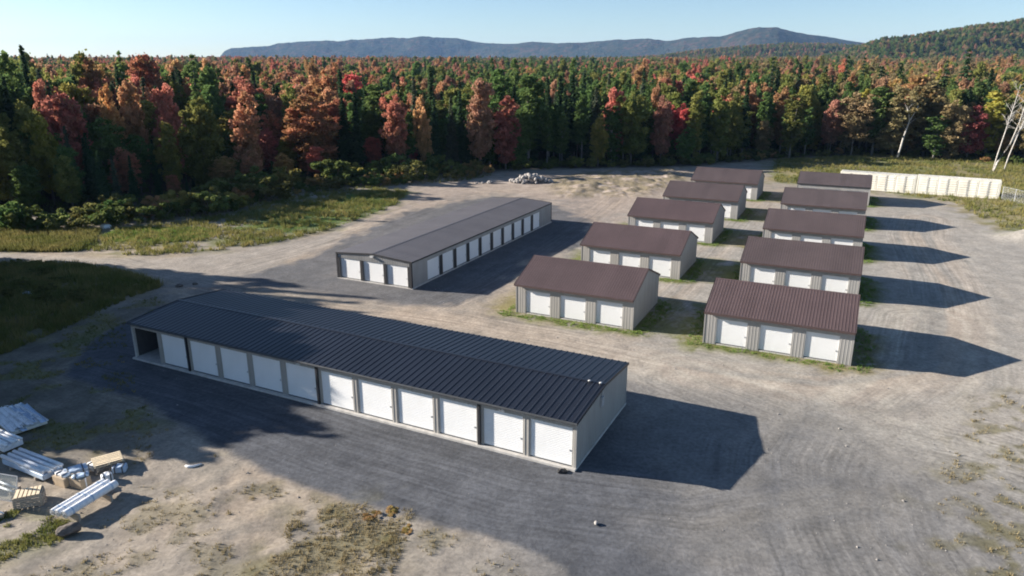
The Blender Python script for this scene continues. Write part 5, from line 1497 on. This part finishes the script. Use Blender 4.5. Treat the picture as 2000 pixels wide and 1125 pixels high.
Vr += np.stack([sx, sy, sz + sr * .25], 1)[:, None]
of = np.array([(0, 1, 4), (1, 2, 4), (2, 3, 4), (3, 0, 4), (1, 0, 5), (2, 1, 5), (3, 2, 5), (0, 3, 5)])
me = bpy.data.meshes.new('loose_stones'); me.from_pydata(Vr.reshape(-1, 3).tolist(), [], (of[None] + np.arange(ns)[:, None, None] * 6).reshape(-1, 3).tolist()); me.materials.append(M['pebble'])
tag(link('loose_stones', me), 'loose pebbles strewn over the dirt and gravel of the yard', 'stones', None, 'stuff')

# ------------------------------------------------------------------ building materials dumped at the lower left
def frame2(p0, p1, z):
    d = Vector((p1[0] - p0[0], p1[1] - p0[1], 0)); return d.length, math.atan2(d.y, d.x)
def gz(x, y): return float(ground_h(x, y))

def door_rolls():
    th = math.atan2(33.1 - 30.6, -21.4 + 22.35); L_ = 2.95
    for i, (px, lab) in enumerate(((0, 'leftmost of three white rolled-up door curtains lying side by side'), (1, 'middle one of three white rolled-up door curtains lying side by side'), (2, 'rightmost of three white rolled-up door curtains, nearest the boulder'))):
        x, y = -22.62 + px * .37 * math.sin(th) - (0, .02, -.05)[i], 30.45 - px * .37 * math.cos(th) + px * .02
        z = gz(x, y) + .38
        root = empty('rolled_door', (x, y, z), th); tag(root, lab, 'door roll', 'rolled door curtains on the dirt')
        rad = .17 + .015 * i; mb = MB(); n = 30; pts = []; rads = []
        for k in range(61):
            pts.append((L_ * k / 60, 0, rad)); rads.append(rad + (.006 if k % 2 else -.004))
        mb.tube(pts, rads, 18); mb.build('roll', M['wrap_white'], root)
        MB().tube([(-.08, 0, rad), (L_ + .08, 0, rad)], .04, 8).build('axle', M['steel'], root)
        for s in (.35, L_ / 2, L_ - .35): MB().tube([(s - .04, 0, rad), (s + .04, 0, rad)], rad + .012, 18).build('strap', M['wrap_blue'], root)
        for s in (0, L_ - .02): MB().tube([(s - .02, 0, rad), (s + .03, 0, rad)], [rad * .9, rad * .9], 16).build('end_disc', M['steel'], root)
    for s in (.5, 2.35):
        x, y = -22.62 + math.cos(th) * s, 30.45 + math.sin(th) * s
        o = MB().box(-.35, 1.15, -.06, .06, -.2, .38 - .001).build('timber', M['wood_grey'], None, False, (x, y, gz(x, y)), (0, 0, th - math.pi / 2))
        tag(o, ('near' if s < 1 else 'far') + ' timber bearer under the rolled white door curtains', 'timber')
door_rolls()

def pallet(x, y, z, yaw, label, mat, L_=1.3, W_=1.05, n=7):
    root = empty('wooden_pallet', (x, y, z), yaw); tag(root, label, 'pallet')
    for k in range(n):
        t = -W_ / 2 + (k + .5) * W_ / n
        MB().box(t - W_ / n * .30, t + W_ / n * .30, -L_ / 2, L_ / 2, .105, .128).build('slat', mat, root)
    for s in (-L_ / 2 + .05, 0, L_ / 2 - .05): MB().box(-W_ / 2, W_ / 2, s - .045, s + .045, .022, .104).build('bearer', mat, root)
    for s in (-W_ / 2 + .06, 0, W_ / 2 - .06): MB().box(s - .05, s + .05, -L_ / 2, L_ / 2, 0, .021).build('bottom_slat', mat, root)
    return root
g0 = gz(-22.6, 35.5)
for k in range(4):
    pallet(-22.6 + rng.uniform(-.04, .04), 35.5 + rng.uniform(-.04, .04), g0 + k * .131, R(-52) + rng.uniform(-.05, .05), ('lowest', 'second', 'third', 'topmost pale new') [k] + ' wooden pallet of the stack beside the door rolls', M['wood_new'] if k == 3 else M['wood_grey'], 1.45, 1.15, 6)

def carton(x, y, w, d, h, yaw, label, mat=None, z=None, name='cardboard_box', cat='box'):
    zz = gz(x, y) if z is None else z
    root = empty(name, (x, y, zz), yaw); tag(root, label, cat)
    b_ = MB().box(-w / 2, w / 2, -d / 2, d / 2, 0, h).build('body', mat or M['card'], root); bevel(b_, .015)
    MB().box(-w / 2 - .003, w / 2 + .003, -.035, .035, -.0, h + .003).build('tape', M['wrap_white'], root)
    for s in (-1, 1): MB().box(-w / 2 + .01, w / 2 - .01, min(.004 * s, s * d / 2 - s * .005), max(.004 * s, s * d / 2 - s * .005), h + .001, h + .010).build('flap', mat or M['card'], root)
    return root
carton(-24.05, 33.75, .95, .62, .52, R(-25), 'left cardboard box among the wrapped bundles')
carton(-23.05, 33.55, .85, .6, .55, R(-22), 'right cardboard box beside the three door rolls')

def soft_pack(x, y, z, l, w, h, yaw, label, mat, seed, name='wrapped_bundle'):
    """plastic-wrapped packet: rounded, sagging, with straps"""
    import bmesh
    root = empty(name, (x, y, z), yaw); tag(root, label, 'bundle')
    bm = bmesh.new(); bmesh.ops.create_cube(bm, size=1)
    bmesh.ops.subdivide_edges(bm, edges=bm.edges[:], cuts=7, use_grid_fill=True)
    r = random.Random(seed); o1, o2 = r.uniform(0, 9), r.uniform(0, 9)
    for v in bm.verts:
        q = v.co; e = 1 - .10 * (abs(2 * q.x) ** 6 + abs(2 * q.y) ** 6 + abs(2 * q.z) ** 6) / 3
        v.co = Vector((q.x * l * e, q.y * w * e, (q.z + .5) * h * (1 - .06 * abs(2 * q.x) ** 4)))
        v.co += Vector((0, 0, .03 * math.sin(q.x * 14 + o1) * math.cos(q.y * 11 + o2) * (q.z > 0))) + Vector((r.uniform(-.012, .012), r.uniform(-.012, .012), 0))
    me = bpy.data.meshes.new('wrap'); bm.to_mesh(me); bm.free(); me.materials.append(mat)
    me.polygons.foreach_set('use_smooth', [True] * len(me.polygons)); link('wrap', me, root)
    for s in (-l * .28, l * .28): MB().box(s - .03, s + .03, -w / 2 - .006, w / 2 + .006, -.0, h + .025).build('strap', M['gutter'], root)
    return root
soft_pack(-23.9, 34.55, gz(-23.9, 34.55), 1.25, .7, .5, R(38), 'blue-white wrapped packet between the boxes and the pallet stack', M['wrap_blue'], 3)
soft_pack(-23.25, 35.35, gz(-23.25, 35.35) + .0, .9, .55, .38, R(-18), 'small white wrapped packet leaning on the pallet stack', M['wrap_white'], 4)
soft_pack(-23.0, 33.55, gz(-23.05, 33.55) + .56, .8, .38, .12, R(30), 'thin white packet on top of the right cardboard box', M['wrap_blue'], 5)
soft_pack(-24.05, 33.75, gz(-24.05, 33.75) + .53, .8, .4, .14, R(-25), 'thin white packet on top of the left cardboard box', M['wrap_white'], 6)
soft_pack(-21.75, 35.05, gz(-21.75, 35.05), .7, .5, .35, R(10), 'small pale blue packet at the foot of the pallet stack', M['wrap_blue'], 16)
soft_pack(-21.95, 34.1, gz(-21.95, 34.1), .55, .42, .42, R(40), 'crumpled white packet between pallet stack and door rolls', M['wrap_white'], 17)

def long_pack(x, y, l, yaw, label, nb, mat, seed, z0=0.0, rad=.11):
    """flat wrapped pack of long trim with round tubes lying on it"""
    root = empty('trim_bundle', (x, y, gz(x, y)), yaw); tag(root, label, 'bundle'); r = random.Random(seed)
    b_ = MB().box(-l / 2, l / 2, -.55, .55, .18, .50).build('wrapped_core', mat, root); bevel(b_, .05, 3)
    for k in range(nb):
        t = -.45 + .9 * k / max(1, nb - 1); s = r.uniform(-.15, .15)
        MB().tube([(-l / 2 + s, t, .50 + rad), (l / 2 + s, t + r.uniform(-.05, .05), .50 + rad)], rad, 12).build('tube', M['wrap_white'], root, True)
    for s in (-l * .3, l * .3): MB().box(s - .05, s + .05, -.6, .6, 0, .178).build('bearer', M['wood_grey'], root)
    return root
long_pack(-26.6, 35.1, 3.8, R(-27), 'long blue wrapped bundle with white tubes on it behind the cardboard boxes', 4, M['wrap_blue'], 1)
long_pack(-30.1, 37.7, 2.6, R(-28), 'short bundle of white tubes at the left edge of the photo', 5, M['wrap_white'], 2, rad=.09)
# big heap of white sheet trim
def heap():
    x, y = -31.3, 40.9; root = empty('sheet_metal_stack', (x, y, gz(x, y)), R(-38)); tag(root, 'low stack of long loose white sheet-metal trim at far left', 'metal stack')
    r = random.Random(8)
    for s in (-1.5, 0, 1.5): MB().box(s - .06, s + .06, -1.0, 1.0, 0, .12).build('bearer', M['wood_grey'], root)
    MB().box(-2.05, 2.05, -.98, .98, .121, .29).build('sheet_pile', M['white_metal'], root)
    for k in range(30):
        l = r.uniform(2.6, 4.0); w = r.uniform(.14, .34); t = r.uniform(-.85, .85); s = r.uniform(-.5, .5); zz = .30 + .16 * r.random() * (1 - abs(t) * .6)
        mtx = Matrix.Translation((s, t, zz)) @ Matrix.Rotation(r.gauss(0, .045), 4, 'Z') @ Matrix.Rotation(r.gauss(0, .07), 4, 'X') @ Matrix.Rotation(r.gauss(0, .015), 4, 'Y')
        mb = MB(); mb.box(-l / 2, l / 2, -w / 2, w / 2, 0, .012, mtx); mb.box(-l / 2, l / 2, w / 2 - .012, w / 2, .012, .07, mtx)
        mb.build('trim_strip', M['wrap_white'] if k % 3 else M['wrap_blue'], root)
    import bmesh
    bm = bmesh.new(); bmesh.ops.create_grid(bm, x_segments=26, y_segments=16, size=1)
    for v in bm.verts:
        v.co = Vector((v.co.x * 1.75, v.co.y * 1.0, .52 + .07 * math.sin(v.co.x * 7 + 1) * math.cos(v.co.y * 5) - .25 * abs(v.co.y) ** 3 + r.uniform(-.03, .03)))
    holes = [f for f in bm.faces if r.random() < .78]
    bmesh.ops.delete(bm, geom=holes, context='FACES')
    me = bpy.data.meshes.new('torn_plastic'); bm.to_mesh(me); bm.free(); me.materials.append(M['wrap_white'])
    o = link('torn_plastic', me, root); sm = o.modifiers.new('thick', 'SOLIDIFY'); sm.thickness = .006
heap()
# slatted crate
def crate(x, y, yaw):
    root = empty('slatted_crate', (x, y, gz(x, y)), yaw); tag(root, 'open wooden crate with a slatted top at the lower left', 'crate'); w, d, h = 1.15, .8, .66; mt = M['wood_grey']
    for sx in (-1, 1):
        for sy in (-1, 1): MB().box(sx * w / 2 - .05, sx * w / 2 + .05, sy * d / 2 - .05, sy * d / 2 + .05, 0, h - .001).build('leg', mt, root)
    for sy in (-1, 1): MB().box(-w / 2 + .051, w / 2 - .051, sy * d / 2 - .03, sy * d / 2 + .03, h - .16, h - .04).build('rail', mt, root)
    for sx in (-1, 1): MB().box(sx * w / 2 - .03, sx * w / 2 + .03, -d / 2 + .051, d / 2 - .051, h - .16, h - .04).build('rail', mt, root)
    for q_ in range(4):
        z_ = .06 + q_ * .115
        for sy in (-1, 1): MB().box(-w / 2 - .05, w / 2 + .05, sy * (d / 2 + .062) - .011, sy * (d / 2 + .062) + .011, z_, z_ + .085).build('side_slat', mt, root)
        for sx in (-1, 1): MB().box(sx * (w / 2 + .062) - .011, sx * (w / 2 + .062) + .011, -d / 2 - .05, d / 2 + .05, z_, z_ + .085).build('end_slat', mt, root)
    for k in range(6):
        s = -w / 2 + (k + .5) * w / 6; MB().box(s - .07, s + .07, -d / 2 - .04, d / 2 + .04, h, h + .03).build('slat', M['wood_new'], root)
crate(-24.75, 31.95, R(24))
# clear panel leaning on white poles
def pane():
    x, y = -26.15, 32.2; root = empty('clear_panel', (x, y, gz(x, y)), R(-14)); tag(root, 'clear plastic panel in a thin frame standing at the left edge', 'panel')
    mt = Matrix.Rotation(R(-14), 4, 'X')
    MB().box(-.62, .62, -.006, .006, .05, 1.35, mt).build('pane', M['clear_plastic'], root)
    for a in ((-.66, -.621, .0, 1.4), (.621, .66, .0, 1.4)): MB().box(a[0], a[1], -.02, .02, a[2], a[3], mt).build('frame_side', M['steel'], root)
    for z in (0, 1.36): MB().box(-.62, .62, -.02, .02, z, z + .04, mt).build('frame_rail', M['steel'], root)
pane()
for i, (x, y, lab) in enumerate(((-26.9, 33.3, 'upper white pole lying behind the clear panel'), (-26.4, 32.75, 'middle white pole lying behind the clear panel'), (-26.25, 31.2, 'lower white pole in front of the clear panel'))):
    o = MB().tube([(-1.0, 0, .32), (1.0, 0, .30)], .06, 10).build('white_pole', M['wrap_white'], None, True, (x, y, gz(x, y)), (0, 0, R(-24))); tag(o, lab, 'pole')
    s = MB().box(-.8, -.7, -.3, .3, -.1, .26).box(.7, .8, -.3, .3, -.1, .242).build('pole_rest', M['wood_grey'], o)
o = MB().box(-.7, .7, -.2, .2, 0, .3).build('timber', M['wood_grey'], None, False, (-26.0, 30.55, gz(-26, 30.55)), (0, 0, R(28))); bevel(o, .02); tag(o, 'weathered squared timber block in the lower left corner', 'timber')

# loose litter
mb = MB(); mb.tube([(-.45, .05, .04), (-.30, -.08, .05), (-.05, -.10, .04), (.22, -.02, .06), (.40, .12, .03)], [.05, .09, .08, .05, .03], 8)
tag(mb.build('plastic_strip', M['wrap_white'], None, True, (-17.9, 35.6, gz(-17.9, 35.6)), (0, 0, .2)), 'curved white strip of plastic alone on the bare dirt', 'litter')
import bmesh
def bag(x, y, s, mat, label, name, seed):
    bm = bmesh.new(); bmesh.ops.create_icosphere(bm, subdivisions=3, radius=1); r = random.Random(seed)
    for v in bm.verts:
        q = v.co; k = 1 + .18 * math.sin(q.x * 5 + seed) * math.cos(q.y * 4) + r.uniform(-.05, .05)
        v.co = Vector((q.x * k * s, q.y * k * s * .7, max(q.z, -.5) * s * .5 * k + s * .2))
    me = bpy.data.meshes.new(name); bm.to_mesh(me); bm.free(); me.materials.append(mat)
    tag(link(name, me, None, (x, y, gz(x, y))), label, 'bag')
bag(2.75, 34.98, .28, M['black_plastic'], 'small black bag on the gravel at the near building corner', 'black_bag', 2)
bag(-56.2, 97.4, .75, M['wrap_white'], 'white bag lying at the dark forest edge above the green clearing', 'white_bag', 5)
bag(-46.5, 65.6, .45, M['wrap_blue'], 'pale bluish bag lying in the shaded grass at left', 'plastic_bag', 7)

# ------------------------------------------------------------------ the air
hz = bpy.data.materials.new('haze'); hz.use_nodes = True
nt = hz.node_tree; nt.nodes.remove(nt.nodes['Principled BSDF'])
pv = nt.nodes.new('ShaderNodeVolumePrincipled'); pv.inputs['Color'].default_value = (.36, .60, 1.0, 1); pv.inputs['Density'].default_value = 4.2e-5; pv.inputs['Anisotropy'].default_value = 0.0
nt.links.new(pv.outputs[0], nt.nodes['Material Output'].inputs['Volume'])
o = MB().box(-9800, 9800, -700, 9900, -9, 330).build('haze', hz); tag(o, 'thin blue autumn air over the whole valley', 'haze', None, 'stuff')
